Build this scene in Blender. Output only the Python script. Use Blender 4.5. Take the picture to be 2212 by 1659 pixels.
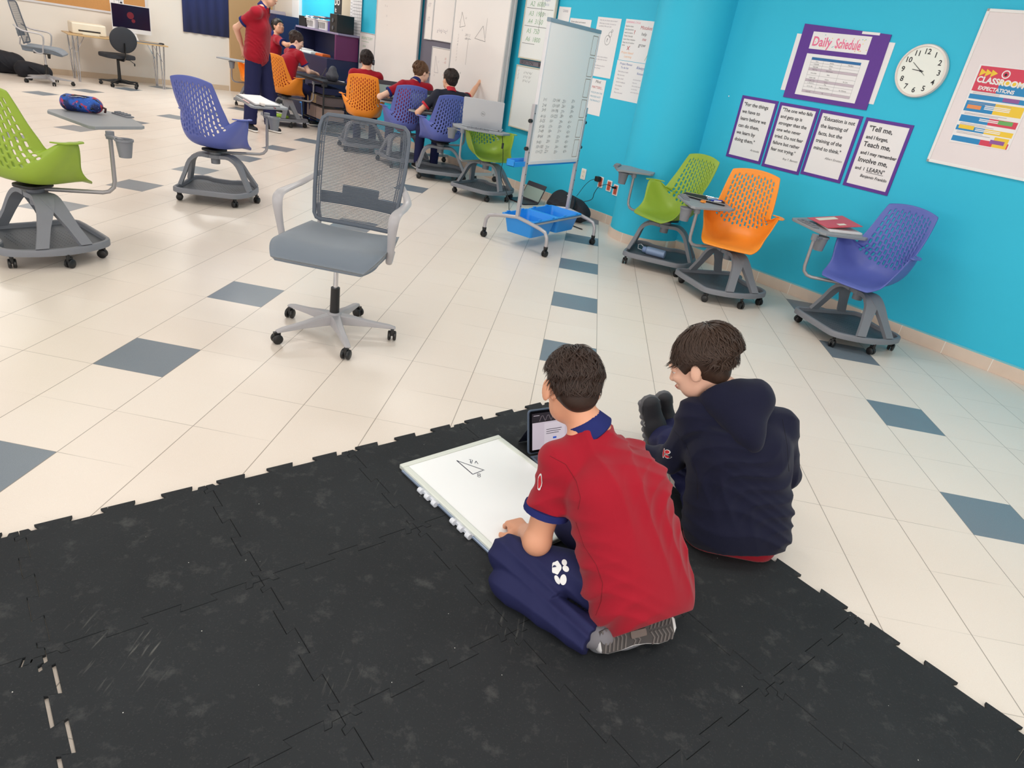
import bpy, bmesh, math, random
import numpy as np
from math import sin, cos, pi, radians, sqrt
from mathutils import Vector, Matrix, Euler
for _o in list(bpy.data.objects): bpy.data.objects.remove(_o, do_unlink=True)
SC = bpy.context.scene; COL = SC.collection
random.seed(7); RS = np.random.RandomState(7)
# ------------------------------------------------------------ camera, world, lights, exposure
CAM = Vector((0.0337, -5.8845, 1.5444))
_r = Vector((0.9815, 0.1181, 0.1504)); _f = Vector((-0.0416, 0.8995, -0.4349))
_f.normalize(); _r = (_r - _f*_r.dot(_f)).normalized(); _u = _r.cross(_f)
cd = bpy.data.cameras.new('camera'); cam = bpy.data.objects.new('camera', cd); COL.objects.link(cam)
cam.matrix_world = Matrix(((_r.x,_u.x,-_f.x,CAM.x),(_r.y,_u.y,-_f.y,CAM.y),(_r.z,_u.z,-_f.z,CAM.z),(0,0,0,1)))
cd.sensor_width = 36; cd.lens = 1466.67/2212*36; cd.clip_start = 0.05; cd.clip_end = 60
SC.camera = cam
SC.view_settings.view_transform = 'Standard'; SC.view_settings.look = 'None'
SC.view_settings.gamma = 1; SC.view_settings.use_curve_mapping = False
SC.view_settings.exposure = -0.80
w = bpy.data.worlds.new('world'); SC.world = w; w.use_nodes = True
w.node_tree.nodes['Background'].inputs[0].default_value = (0.93, 0.97, 1.0, 1)
w.node_tree.nodes['Background'].inputs[1].default_value = 1.1
# room axes: A runs along the teal wall, B points at it (both 45 degrees to the floor tiles)
q2 = sqrt(.5); VA = Vector((q2,-q2,0)); VB = Vector((q2,q2,0)); VZ = Vector((0,0,1))
def F(a, b, z=0): return VA*a + VB*b + VZ*z
WB = 1.57; WL = -10.8; CEIL = 3.0
def area(name, loc, size, energy, target, col=(1,1,1), sy=None):
    l = bpy.data.lights.new(name, 'AREA'); l.shape = 'RECTANGLE'; l.size = size; l.size_y = sy or size
    l.energy = energy; l.color = col
    o = bpy.data.objects.new(name, l); COL.objects.link(o); o.location = loc
    o.rotation_euler = (Vector(target)-Vector(loc)).to_track_quat('-Z','Y').to_euler()
    return o
PANELS = [(-8.6,-.6),(-5.4,-.6),(-2.2,-.6),(1.0,-.6),(4.2,-.6),(-8.6,-3.6),(-5.4,-3.6),(-2.2,-3.6),(1.0,-3.6),(4.2,-3.6)]
for _i,(_a,_b) in enumerate(PANELS):
    _p = F(_a,_b,CEIL-.07)
    area('panel_light', _p, 1.15, (78 if _a < -8 else 46 if _a < 0 else 34) if _b > -2 else (50 if _a < -8 else 18 if _a < 2 else 22), _p-VZ, (1,.985,.965), .58)
_p = F(1.0,-8.0,1.8); area('window_light', _p, 9.0, 190, F(-1.5,0,.4), (.96,.98,1), 1.6)  # daylight from the rear windows
_p = F(6.45,-3.0,1.7); area('window_light', _p, 6.0, 160, F(0,-1.0,.8), (1,.98,.97), 1.8)  # added lamp, no window in this wall; brightens the mobile board and right-hand sides
_p = F(-9.4,-3.0,2.2); area('window_light', _p, 3.4, 34, F(-4.5,1.0,.6), (1,.98,.95), 1.6)  # light of a window taken to be at the far left, not built
_p = F(-8.6,.9,2.7); area('cyan_wall_fill', _p, .9, 30, F(-8.6,1.57,1.6), (.95,.99,1), .3)  # added lamp without a fitting, brightens the cyan wall above the bookcase

# ------------------------------------------------------------ materials
def lin(c):
    c = [x/255 for x in c]
    return tuple((x/12.92 if x <= .04045 else ((x+.055)/1.055)**2.4) for x in c) + (1,)
MATS = {}
def M(name, rgb, rough=.5, metal=0, spec=.5, bump=0, bscale=300, var=0, vscale=8, emit=0, sheen=0, coat=0, alpha=1, trans=0):
    if name in MATS: return MATS[name]
    m = bpy.data.materials.new(name); m.use_nodes = True; nt = m.node_tree; b = nt.nodes['Principled BSDF']
    c = lin(rgb); b.inputs['Base Color'].default_value = c; b.inputs['Roughness'].default_value = rough
    b.inputs['Metallic'].default_value = metal; b.inputs['Specular IOR Level'].default_value = spec
    if sheen: b.inputs['Sheen Weight'].default_value = sheen
    if coat: b.inputs['Coat Weight'].default_value = coat
    if trans: b.inputs['Transmission Weight'].default_value = trans
    if emit:
        b.inputs['Emission Color'].default_value = c; b.inputs['Emission Strength'].default_value = emit
    geo = None
    if var:
        geo = nt.nodes.new('ShaderNodeNewGeometry'); n = nt.nodes.new('ShaderNodeTexNoise')
        n.inputs['Scale'].default_value = vscale; n.inputs['Detail'].default_value = 5
        nt.links.new(geo.outputs['Position'], n.inputs['Vector'])
        mx = nt.nodes.new('ShaderNodeMix'); mx.data_type = 'RGBA'
        mx.inputs['A'].default_value = tuple(min(1,x*(1-var)) for x in c[:3])+(1,)
        mx.inputs['B'].default_value = tuple(min(1,x*(1+var)) for x in c[:3])+(1,)
        nt.links.new(n.outputs['Fac'], mx.inputs['Factor']); nt.links.new(mx.outputs['Result'], b.inputs['Base Color'])
    if bump:
        geo = geo or nt.nodes.new('ShaderNodeNewGeometry'); n = nt.nodes.new('ShaderNodeTexNoise')
        n.inputs['Scale'].default_value = bscale; n.inputs['Detail'].default_value = 4
        nt.links.new(geo.outputs['Position'], n.inputs['Vector'])
        bp = nt.nodes.new('ShaderNodeBump'); bp.inputs['Strength'].default_value = bump; bp.inputs['Distance'].default_value = .002
        nt.links.new(n.outputs['Fac'], bp.inputs['Height']); nt.links.new(bp.outputs['Normal'], b.inputs['Normal'])
    MATS[name] = m; return m
class NT:
    def __init__(s, m): s.nt = m.node_tree; s.b = s.nt.nodes['Principled BSDF']
    def n(s, t, **k):
        x = s.nt.nodes.new(t)
        for a, v in k.items(): setattr(x, a, v)
        return x
    def val(s, x, sock):
        if isinstance(x, (int, float)): sock.default_value = x
        elif isinstance(x, tuple): sock.default_value = x
        else: s.nt.links.new(x, sock)
    def m(s, op, a, b=None, c=None):
        x = s.n('ShaderNodeMath', operation=op); s.val(a, x.inputs[0])
        if b is not None: s.val(b, x.inputs[1])
        if c is not None: s.val(c, x.inputs[2])
        return x.outputs[0]
    def mix(s, f, a, b):
        x = s.n('ShaderNodeMix', data_type='RGBA'); s.val(f, x.inputs['Factor']); s.val(a, x.inputs['A']); s.val(b, x.inputs['B'])
        return x.outputs['Result']
    def pos(s):
        g = s.n('ShaderNodeNewGeometry'); p = s.n('ShaderNodeSeparateXYZ'); s.nt.links.new(g.outputs['Position'], p.inputs[0])
        return g.outputs['Position'], p.outputs[0], p.outputs[1], p.outputs[2]
    def noise(s, v, sc, det=3, rough=.5):
        x = s.n('ShaderNodeTexNoise'); s.val(v, x.inputs['Vector']); x.inputs['Scale'].default_value = sc; x.inputs['Detail'].default_value = det
        x.inputs['Roughness'].default_value = rough
        return x.outputs['Fac']
    def ramp(s, v, a, b):
        x = s.n('ShaderNodeMapRange'); s.val(v, x.inputs[0]); x.inputs[1].default_value = a; x.inputs[2].default_value = b
        return x.outputs[0]
    def bump(s, h, st=.3, dist=.002):
        x = s.n('ShaderNodeBump'); x.inputs['Strength'].default_value = st; x.inputs['Distance'].default_value = dist
        s.val(h, x.inputs['Height']); s.nt.links.new(x.outputs[0], s.b.inputs['Normal'])

# ------------------------------------------------------------ mesh helpers
class MB:
    def __init__(s): s.v = []; s.f = []; s.mi = []
    def add(s, vs, fs, mi=0):
        o = len(s.v); s.v += [tuple(x) for x in vs]; s.f += [tuple(i+o for i in f) for f in fs]; s.mi += [mi]*len(fs); return s
    def box(s, c, sz, R=None, mi=0, taper=1):
        x, y, z = [k/2 for k in sz]; P = []
        for k in (-1, 1):
            t = taper if k > 0 else 1
            P += [Vector((-x*t,-y*t,z*k)), Vector((x*t,-y*t,z*k)), Vector((x*t,y*t,z*k)), Vector((-x*t,y*t,z*k))]
        if R is not None: P = [R @ p for p in P]
        c = Vector(c); P = [p+c for p in P]
        return s.add(P, [(3,2,1,0),(4,5,6,7),(0,1,5,4),(1,2,6,5),(2,3,7,6),(3,0,4,7)], mi)
    def obox(s, o, ex, ey, ez, mi=0):
        """box spanned from corner o by three vectors"""
        o, ex, ey, ez = map(Vector, (o, ex, ey, ez)); P = [o, o+ex, o+ex+ey, o+ey]; P += [p+ez for p in P]
        f = [(3,2,1,0),(4,5,6,7),(0,1,5,4),(1,2,6,5),(2,3,7,6),(3,0,4,7)]
        if ex.cross(ey).dot(ez) < 0: f = [t[::-1] for t in f]
        return s.add(P, f, mi)
    def cyl(s, p0, p1, r0, r1=None, n=16, mi=0, caps=True):
        r1 = r0 if r1 is None else r1
        return s.tube([p0, p1], [r0, r1], n, mi, caps)
    def tube(s, path, r, n=10, mi=0, caps=True, flat=None, closed=False):
        P = [Vector(p) for p in path]; m = len(P)
        if not hasattr(r, '__len__'): r = [r]*m
        up = None; rings = []
        for i, p in enumerate(P):
            if closed: d = P[(i+1) % m]-P[i-1]
            else: d = P[min(i+1, m-1)]-P[max(i-1, 0)]
            d = d.normalized() if d.length > 1e-9 else Vector((0,0,1))
            if up is None:
                up = Vector((0,0,1)) if abs(d.z) < .9 else Vector((1,0,0))
                if flat is not None and len(flat) > 2: up = Vector(flat[2])
            a = d.cross(up); a = a.normalized() if a.length > 1e-6 else d.orthogonal().normalized(); b = a.cross(d).normalized(); up = b
            k1, k2 = (flat[0], flat[1]) if flat else (1, 1)
            rings.append([p + a*(cos(2*pi*j/n)*r[i]*k1) + b*(sin(2*pi*j/n)*r[i]*k2) for j in range(n)])
        vs = [v for g in rings for v in g]; fs = []
        for i in range(m if closed else m-1):
            i2 = (i+1) % m
            for j in range(n): fs.append((i*n+j, i*n+(j+1) % n, i2*n+(j+1) % n, i2*n+j))
        if caps and not closed: fs += [tuple(range(n))[::-1], tuple((m-1)*n+j for j in range(n))]
        return s.add(vs, fs, mi)
    def prism(s, poly, z0, z1, X=None, mi=0):
        """poly in 2D (ccw), extruded z0..z1; X maps (x,y,z)->world"""
        n = len(poly); X = X or (lambda x, y, z: Vector((x, y, z)))
        vs = [X(x, y, z0) for x, y in poly]+[X(x, y, z1) for x, y in poly]
        fs = [tuple(range(n))[::-1], tuple(range(n, 2*n))]+[(i, (i+1) % n, n+(i+1) % n, n+i) for i in range(n)]
        return s.add(vs, fs, mi)
    def lathe(s, prof, c=(0,0,0), n=24, axis=None, mi=0):
        c = Vector(c); R = Matrix.Identity(3) if axis is None else Vector((0,0,1)).rotation_difference(Vector(axis)).to_matrix()
        vs = [c+R @ Vector((r*cos(2*pi*j/n), r*sin(2*pi*j/n), z)) for r, z in prof for j in range(n)]
        fs = [(i*n+j, i*n+(j+1) % n, (i+1)*n+(j+1) % n, (i+1)*n+j) for i in range(len(prof)-1) for j in range(n)]
        if prof[0][0] > 1e-6: fs.append(tuple(range(n))[::-1])
        if prof[-1][0] > 1e-6: fs.append(tuple((len(prof)-1)*n+j for j in range(n)))
        return s.add(vs, fs, mi)
    def ell(s, c, r, R=None, n=16, m=10, mi=0):
        c = Vector(c); vs = []
        for i in range(m+1):
            t = pi*i/m
            for j in range(n):
                p = Vector((r[0]*sin(t)*cos(2*pi*j/n), r[1]*sin(t)*sin(2*pi*j/n), r[2]*cos(t)))
                vs.append(c+(R @ p if R is not None else p))
        fs = [(i*n+j, (i+1)*n+j, (i+1)*n+(j+1) % n, i*n+(j+1) % n) for i in range(m) for j in range(n)]
        return s.add(vs, fs, mi)
    def xf(s, fn): s.v = [tuple(fn(Vector(v))) for v in s.v]; return s
def rrect(w, h, r, n=5, cx=0, cy=0):
    P = []
    for k, (sx, sy) in enumerate(((1,1),(-1,1),(-1,-1),(1,-1))):
        for i in range(n+1):
            t = (k+i/n)*pi/2; P.append((cx+sx*(w/2-r)+r*cos(t), cy+sy*(h/2-r)+r*sin(t)))
    return P
def finish(o, smooth=False, bevel=0, seg=2, angle=40):
    if smooth:
        for p in o.data.polygons: p.use_smooth = True
    if bevel:
        b = o.modifiers.new('bevel', 'BEVEL'); b.width = bevel; b.segments = seg; b.limit_method = 'ANGLE'; b.angle_limit = radians(angle)
    return o
def OBJ(name, mb, mat, parent=None, smooth=False, bevel=0, seg=2, weld=False, label=None, angle=40):
    """one mesh object; coordinates are world coordinates unless the parent is a 'local' empty"""
    me = bpy.data.meshes.new(name)
    off = Vector((0,0,0))
    pp = parent
    while pp is not None:
        if pp.get('_w') is not None: off = Vector(pp['_w']); break
        pp = pp.parent
    me.from_pydata([(x-off.x, y-off.y, z-off.z) for x, y, z in mb.v], [], mb.f); me.update()
    ms = mat if isinstance(mat, (list, tuple)) else [mat]
    for m in ms: me.materials.append(m)
    if len(ms) > 1: me.polygons.foreach_set('material_index', mb.mi)
    if weld:
        bm = bmesh.new(); bm.from_mesh(me); bmesh.ops.remove_doubles(bm, verts=bm.verts, dist=1e-5); bm.to_mesh(me); bm.free()
    o = bpy.data.objects.new(name, me); COL.objects.link(o)
    if parent is not None: o.parent = parent
    if label: o['label'] = label
    if smooth == 'auto':
        for p in me.polygons: p.use_smooth = True
        e = o.modifiers.new('split', 'EDGE_SPLIT'); e.split_angle = radians(angle); finish(o)
        return o
    return finish(o, smooth, bevel, seg, angle)
def tag(o, label, cat, group=None):
    o['label'] = label; o['category'] = cat
    if group: o['group'] = group
    return o
def thing(name, label, cat, loc=(0,0,0), rz=0, group=None, world=False):
    """world=True: children are given in world coordinates"""
    o = bpy.data.objects.new(name, None); COL.objects.link(o); o.location = loc; o.rotation_euler = (0,0,rz)
    o.empty_display_size = .05
    if world: o['_w'] = tuple(loc)
    return tag(o, label, cat, group)
def struct(name, mb, mat, **k):
    o = OBJ(name, mb, mat, **k); o['kind'] = 'structure'; return o
def copy_tree(o, parent=None):
    c = o.copy(); COL.objects.link(c)
    if parent is not None: c.parent = parent
    for ch in list(o.children): copy_tree(ch, c)
    return c
def bake(o):
    """apply modifiers into fresh mesh data"""
    dg = bpy.context.evaluated_depsgraph_get(); me = bpy.data.meshes.new_from_object(o.evaluated_get(dg))
    o.modifiers.clear(); o.data = me; return o
# ------------------------------------------------------------ lettering
def text_into(mb, X, s, x, y, size, align='LEFT', thin=0, shear=0, mi=0, d=.0006, sx=1, rot=0, space=1):
    cu = bpy.data.curves.new('t', 'FONT'); cu.body = s; cu.size = size; cu.align_x = align; cu.offset = thin
    cu.shear = shear; cu.extrude = 0; cu.space_character = space; cu.resolution_u = 3
    ob = bpy.data.objects.new('t', cu); me = ob.to_mesh()
    c, s_ = cos(rot), sin(rot)
    vs = [X(x+(v.co.x*c-v.co.y*s_)*sx, y+(v.co.x*s_+v.co.y*c), d) for v in me.vertices]
    mb.add(vs, [tuple(p.vertices) for p in me.polygons], mi)
    ob.to_mesh_clear(); bpy.data.objects.remove(ob); bpy.data.curves.remove(cu)
def stroke(mb, X, pts, w=.003, d=.0007, mi=0):
    for (x0, y0), (x1, y1) in zip(pts[:-1], pts[1:]):
        L = sqrt((x1-x0)**2+(y1-y0)**2) or 1; nx, ny = -(y1-y0)/L*w/2, (x1-x0)/L*w/2
        mb.add([X(x0+nx,y0+ny,d), X(x0-nx,y0-ny,d), X(x1-nx,y1-ny,d), X(x1+nx,y1+ny,d)], [(0,1,2,3)], mi)
def quad(mb, X, x0, y0, x1, y1, d=.0004, mi=0):
    mb.add([X(x0,y0,d), X(x1,y0,d), X(x1,y1,d), X(x0,y1,d)], [(0,1,2,3)], mi)
def disc(mb, X, x, y, r, d=.0005, mi=0, n=20, r2=None):
    mb.add([X(x+r*cos(2*pi*i/n), y+(r2 or r)*sin(2*pi*i/n), d) for i in range(n)], [tuple(range(n))], mi)
def frame(o, ex, ey):
    """X(x,y,d) on a plane with origin o, axes ex, ey, normal ex x ey"""
    o, ex, ey = Vector(o), Vector(ex).normalized(), Vector(ey).normalized(); n = ex.cross(ey)
    return lambda x, y, d=0: o+ex*x+ey*y+n*d
XR = lambda b=WB: frame(F(0,b,0), VA, VZ)          # teal wall: x=a, y=z, towards the room
def XL(a=WL): return frame(F(a,0,0), VB, VZ)        # left wall: x=b
# ------------------------------------------------------------ room shell
S = .33
def floor_mat():
    m = M('terrazzo floor', (236,226,210), .22, spec=.5); t = NT(m); P, x, y, z = t.pos()
    i = t.m('DIVIDE', x, S); j = t.m('DIVIDE', t.m('MULTIPLY', y, -1), S)
    fi = t.m('FLOOR', i); fj = t.m('FLOOR', j)
    gi = t.m('COMPARE', t.m('FLOORED_MODULO', t.m('ADD', fi, .5), 6.0), .5, .3); gj = t.m('COMPARE', t.m('FLOORED_MODULO', t.m('ADD', fj, .5), 3.0), .5, .3)
    grey = t.m('MULTIPLY', gi, gj)
    def ln(v, w):
        fr = t.m('FRACT', v); d = t.m('MINIMUM', fr, t.m('SUBTRACT', 1.0, fr)); return t.m('LESS_THAN', d, w)
    big = t.noise(P, 1.3, 3)
    base = t.mix(big, lin((230,217,204)), lin((238,228,218)))
    cell = t.n('ShaderNodeTexWhiteNoise', noise_dimensions='2D'); cv = t.n('ShaderNodeCombineXYZ'); t.val(fi, cv.inputs[0]); t.val(fj, cv.inputs[1])
    t.val(cv.outputs[0], cell.inputs['Vector'])
    base = t.mix(t.m('MULTIPLY', cell.outputs['Value'], .3), base, lin((226,210,197)))
    sp = t.noise(P, 420, 2); base = t.mix(t.m('MULTIPLY', t.ramp(sp, .62, .72), .35), base, lin((170,155,140)))
    sp2 = t.noise(P, 260, 1); base = t.mix(t.m('MULTIPLY', t.ramp(sp2, .66, .74), .5), base, lin((250,246,240)))
    g = t.mix(t.ramp(sp, .5, .75), lin((112,123,134)), lin((132,142,152)))
    col = t.mix(grey, base, g)
    la = t.m('MULTIPLY', ln(i, .0055), .72); lb = t.m('MULTIPLY', ln(j, .0045), t.ramp(t.noise(P, 2.0, 2), .40, .62)); lb = t.m('MULTIPLY', lb, .55)
    col = t.mix(t.m('MAXIMUM', la, lb), col, lin((120,106,92)))
    t.val(col, t.b.inputs['Base Color'])
    ro = t.m('MULTIPLY_ADD', t.noise(P, 3.0, 3), .16, .24); t.val(ro, t.b.inputs['Roughness'])
    return m
def corner_quad(pts): return MB().add(pts, [tuple(range(len(pts)))])
A0, A1, B0 = WL, 6.6, -8.2
struct('floor', MB().obox(F(A0,B0,-.1), VA*(A1-A0), VB*(WB-B0), VZ*.1), floor_mat())
teal = M('teal paint', (54,197,230), .55, spec=.35, bump=.12, bscale=90, var=.04, vscale=1.2)
cream = M('cream wall paint', (240,231,220), .6, bump=.1, bscale=90)
struct('ceiling', MB().obox(F(A0,B0,CEIL), VA*(A1-A0), VB*(WB-B0), VZ*.1), M('ceiling paint', (240,238,232), .8))
struct('wall_right', MB().obox(F(-9.43,WB,0), VA*(A1+9.43), VB*.15, VZ*CEIL), teal)
struct('wall_back', MB().obox(F(A0-.15,WB,0), VA*(-9.43-A0+.15), VB*.15, VZ*CEIL), cream)
struct('wall_left', MB().obox(F(A0-.15,B0,0), VA*.15, VB*(WB-B0), VZ*CEIL), cream)
struct('wall_front', MB().obox(F(A1,B0,0), VA*.15, VB*(WB-B0+.15), VZ*CEIL), cream)
# rear wall with a wide window opening behind the photographer
mb = MB(); mb.obox(F(A0,B0-.15,0), VA*(A1-A0), VB*.15, VZ*.9); mb.obox(F(A0,B0-.15,2.6), VA*(A1-A0), VB*.15, VZ*.4)
for a in (A0, -6.0, -2.0, 2.0, A1-.3): mb.obox(F(a,B0-.15,.9), VA*.3, VB*.15, VZ*1.7)
struct('wall_rear', mb, cream)
# half round column standing out of the teal wall
cc = F(-.425,WB-.06,0); pr = []
mb = MB(); n = 40
prof = [(-.365+.36*cos(pi+pi*k/n), WB-.06+.38*sin(pi+pi*k/n)) for k in range(n+1)]
prof = [(prof[0][0], WB+.01)]+prof+[(prof[-1][0], WB+.01)]
vs = [F(a,b,0) for a,b in prof]+[F(a,b,CEIL) for a,b in prof]; m_ = len(prof)
mb.add(vs, [(i, i+1, m_+i+1, m_+i) for i in range(m_-1)])
struct('trim_1', mb, teal, smooth=True)
# skirting tiles
def skirt_mat():
    m = M('skirting tile', (226,204,186), .35, spec=.4); t = NT(m); P, x, y, z = t.pos()
    u = t.m('DIVIDE', t.m('MULTIPLY', t.m('SUBTRACT', x, y), q2), .33); fr = t.m('FRACT', u)
    l = t.m('LESS_THAN', t.m('MINIMUM', fr, t.m('SUBTRACT', 1.0, fr)), .008)
    u2 = t.m('DIVIDE', t.m('MULTIPLY', t.m('ADD', x, y), q2), .33); fr2 = t.m('FRACT', u2)
    base = t.mix(t.noise(P, 6, 3), lin((220,196,178)), lin((234,214,198)))
    t.val(t.mix(l, base, lin((245,236,226))), t.b.inputs['Base Color']); return m
sk = skirt_mat()
struct('baseboard_right', MB().obox(F(-.005,WB-.012,0), VA*(A1), VB*.012, VZ*.095), sk, bevel=.002)
struct('baseboard_back', MB().obox(F(-9.43,WB-.012,0), VA*(9.43-.735), VB*.012, VZ*.095), sk, bevel=.002)
struct('baseboard_left', MB().obox(F(A0,B0,0), VA*.012, VB*(.66-B0), VZ*.09), M('left skirting tile', (212,190,165), .4), bevel=.002)
mb = MB(); P2 = [(-.365+.373*cos(pi+pi*k/n), WB-.06+.393*sin(pi+pi*k/n)) for k in range(n+1)]
P2 = [(P2[0][0], WB)]+P2+[(P2[-1][0], WB)]
mb.prism(P2, 0, .09, X=lambda x, y, z: F(x,y,z)); struct('trim_2', mb, sk)
# glossy paint line above the skirting
struct('trim_3', MB().obox(F(0,WB-.006,.095), VA*A1, VB*.006, VZ*.012), M('teal drip edge', (120,200,215), .4))
# door panel standing at the end of the left wall, door frame and window posts near the far corner
struct('door_1', MB().obox(F(WL,.69,0), VA*.05, VB*.84, VZ*2.1), M('tan door laminate', (196,158,112), .5, var=.04, vscale=3), bevel=.004)
wh = M('white painted steel', (238,236,234), .45)
struct('trim_4', MB().obox(F(-9.75,WB-.06,0), VA*.32, VB*.06, VZ*CEIL), wh, bevel=.004)
struct('trim_5', MB().obox(F(-7.83,WB-.03,0), VA*.06, VB*.03, VZ*CEIL), wh, bevel=.004)
struct('trim_6', MB().obox(F(-7.77,WB-.02,0), VA*.34, VB*.02, VZ*CEIL), M('tan wall panel', (205,190,165), .6))
# windows in the rear wall
gl = M('window glass', (235,245,250), .05, trans=1)
for k, (a0, a1) in enumerate(((A0+.3,-6.0),(-5.7,-2.0),(-1.7,2.0),(2.3,A1-.3))):
    mb = MB(); mid = (a0+a1)/2
    for (x0, x1, z0, z1) in ((a0,a1,.9,.95),(a0,a1,2.55,2.6),(a0,a0+.05,.95,2.55),(a1-.05,a1,.95,2.55),(mid-.025,mid+.025,.95,2.55)):
        mb.obox(F(x0,B0-.1,z0), VA*(x1-x0), VB*.05, VZ*(z1-z0))
    o = struct('window_%d' % (k+1), mb, wh)
# ceiling lamps: recessed panels with a bright diffuser
lf = M('lamp frame', (230,230,228), .4); ld = M('lamp diffuser', (255,250,240), .5, emit=3.0)
for k, (a, b) in enumerate(PANELS):
    near = ['above the writing desk','above the far chairs','above the whiteboards','above the parked chairs','above the clock end'][k % 5]
    t = thing('ceiling_light', 'flat square ceiling lamp '+near+(', row by the teal wall' if b > -2 else ', row away from the teal wall'), 'lamp', F(a,b,CEIL), world=True, group='ceiling lamps')
    mb = MB()
    for (x0,x1,y0,y1) in ((-.62,.62,-.33,-.30),(-.62,.62,.30,.33),(-.62,-.59,-.3,.3),(.59,.62,-.3,.3)):
        mb.obox(F(a+x0,b+y0,CEIL-.05), VA*(x1-x0), VB*(y1-y0), VZ*.05)
    OBJ('frame', mb, lf, t); OBJ('diffuser', MB().obox(F(a-.59,b-.3,CEIL-.035), VA*1.18, VB*.6, VZ*.01), ld, t)

# ------------------------------------------------------------ interlocking rubber mat
def rubber_mat():
    m = M('black rubber mat', (40,42,45), .8, spec=.3); t = NT(m); P, x, y, z = t.pos()
    mp = t.n('ShaderNodeMapping'); t.val(P, mp.inputs[0]); mp.inputs['Scale'].default_value = (1,1,1)
    n1 = t.noise(P, 2.2, 5, .6); n2 = t.noise(P, 14, 6, .7); n3 = t.noise(P, 220, 3)
    base = t.mix(n1, lin((27,29,32)), lin((45,48,51)))
    scuff = t.m('MULTIPLY', t.ramp(n2, .56, .84), .36); base = t.mix(scuff, base, lin((118,118,116)))
    mp2 = t.n('ShaderNodeMapping'); t.val(P, mp2.inputs[0]); mp2.inputs['Rotation'].default_value = (0,0,1.1); mp2.inputs['Scale'].default_value = (90,9,1)
    st = t.noise(mp2.outputs[0], 1.0, 2); msk = t.ramp(t.noise(P, 3.1, 2), .60, .70)
    base = t.mix(t.m('MULTIPLY', t.m('MULTIPLY', t.ramp(st, .62, .75), msk), .35), base, lin((150,148,142)))
    vo = t.n('ShaderNodeTexVoronoi'); t.val(P, vo.inputs['Vector']); vo.inputs['Scale'].default_value = 16
    base = t.mix(t.m('LESS_THAN', vo.outputs['Distance'], .022), base, lin((225,225,220)))
    base = t.mix(t.m('MULTIPLY', t.ramp(n3, .6, .75), .25), base, lin((90,90,90)))
    t.val(base, t.b.inputs['Base Color']); t.bump(n3, .35, .002); return m
rub = rubber_mat(); TS = .545
def edge_pts(L, dep=.014):
    """zigzag of dovetail teeth along 0..L, returned as (t, offset)"""
    pts = []; per = L/3
    for k in range(3):
        c = per*(k+.5); h = per*.25
        pts += [(c-h+.005, -dep), (c-h-.006, dep), (c+h+.006, dep), (c+h-.005, -dep)]
    return [(0, 0), (.024, 0), (.030, -dep)]+pts+[(L-.030, -dep), (L-.024, 0), (L, 0)]
EP = edge_pts(TS)
def mat_tile(i, j):
    a0 = 2.068+i*TS; b1 = -1.945-j*TS
    # corners: (a0,b1) far/top-left ... walk: +a along b1, then -b, then -a, then +b
    P = []
    for t_, o in EP[:-1]: P.append((a0+t_, b1+o))                          # edge towards +b, teeth out
    for t_, o in EP[:-1]: P.append((a0+TS-o*1, b1-t_))                     # edge towards +a (shared profile)
    for t_, o in reversed(EP[1:]): P.append((a0+t_, b1-TS+o))
    for t_, o in reversed(EP[1:]): P.append((a0-o, b1-t_))
    cx, cy = a0+TS/2, b1-TS/2
    sh = -.007 if (j >= 4 and i >= 1) else 0
    P = [(cx+(x-cx)*.9975, cy+(y-cy)*.9975+sh) for x, y in P][::-1]
    ordn = ['first','second','third','fourth','fifth','sixth','seventh','eighth']
    mb = MB().prism(P, .0005, .0115, X=lambda x, y, z: F(x,y,z))
    o = OBJ('rubber_mat_tile', mb, rub, bevel=.0012, seg=1)
    tag(o, 'black rubber puzzle mat tile, %s from upper left mat edge, %s from right edge' % (ordn[i], ordn[j]), 'mat tile', 'interlocking rubber mat tiles')
for i in range(6):
    for j in range(8):
        c = F(2.068+(i+.5)*TS, -1.945-(j+.5)*TS, 0)-CAM
        dz = c.dot(_f); px = c.dot(_r)/max(dz,.01)*1466.7+1106; py = -c.dot(_u)/max(dz,.01)*1466.7+829.5
        if dz > .2 and -650 < px < 2800 and py < 2300: mat_tile(i, j)
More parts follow.
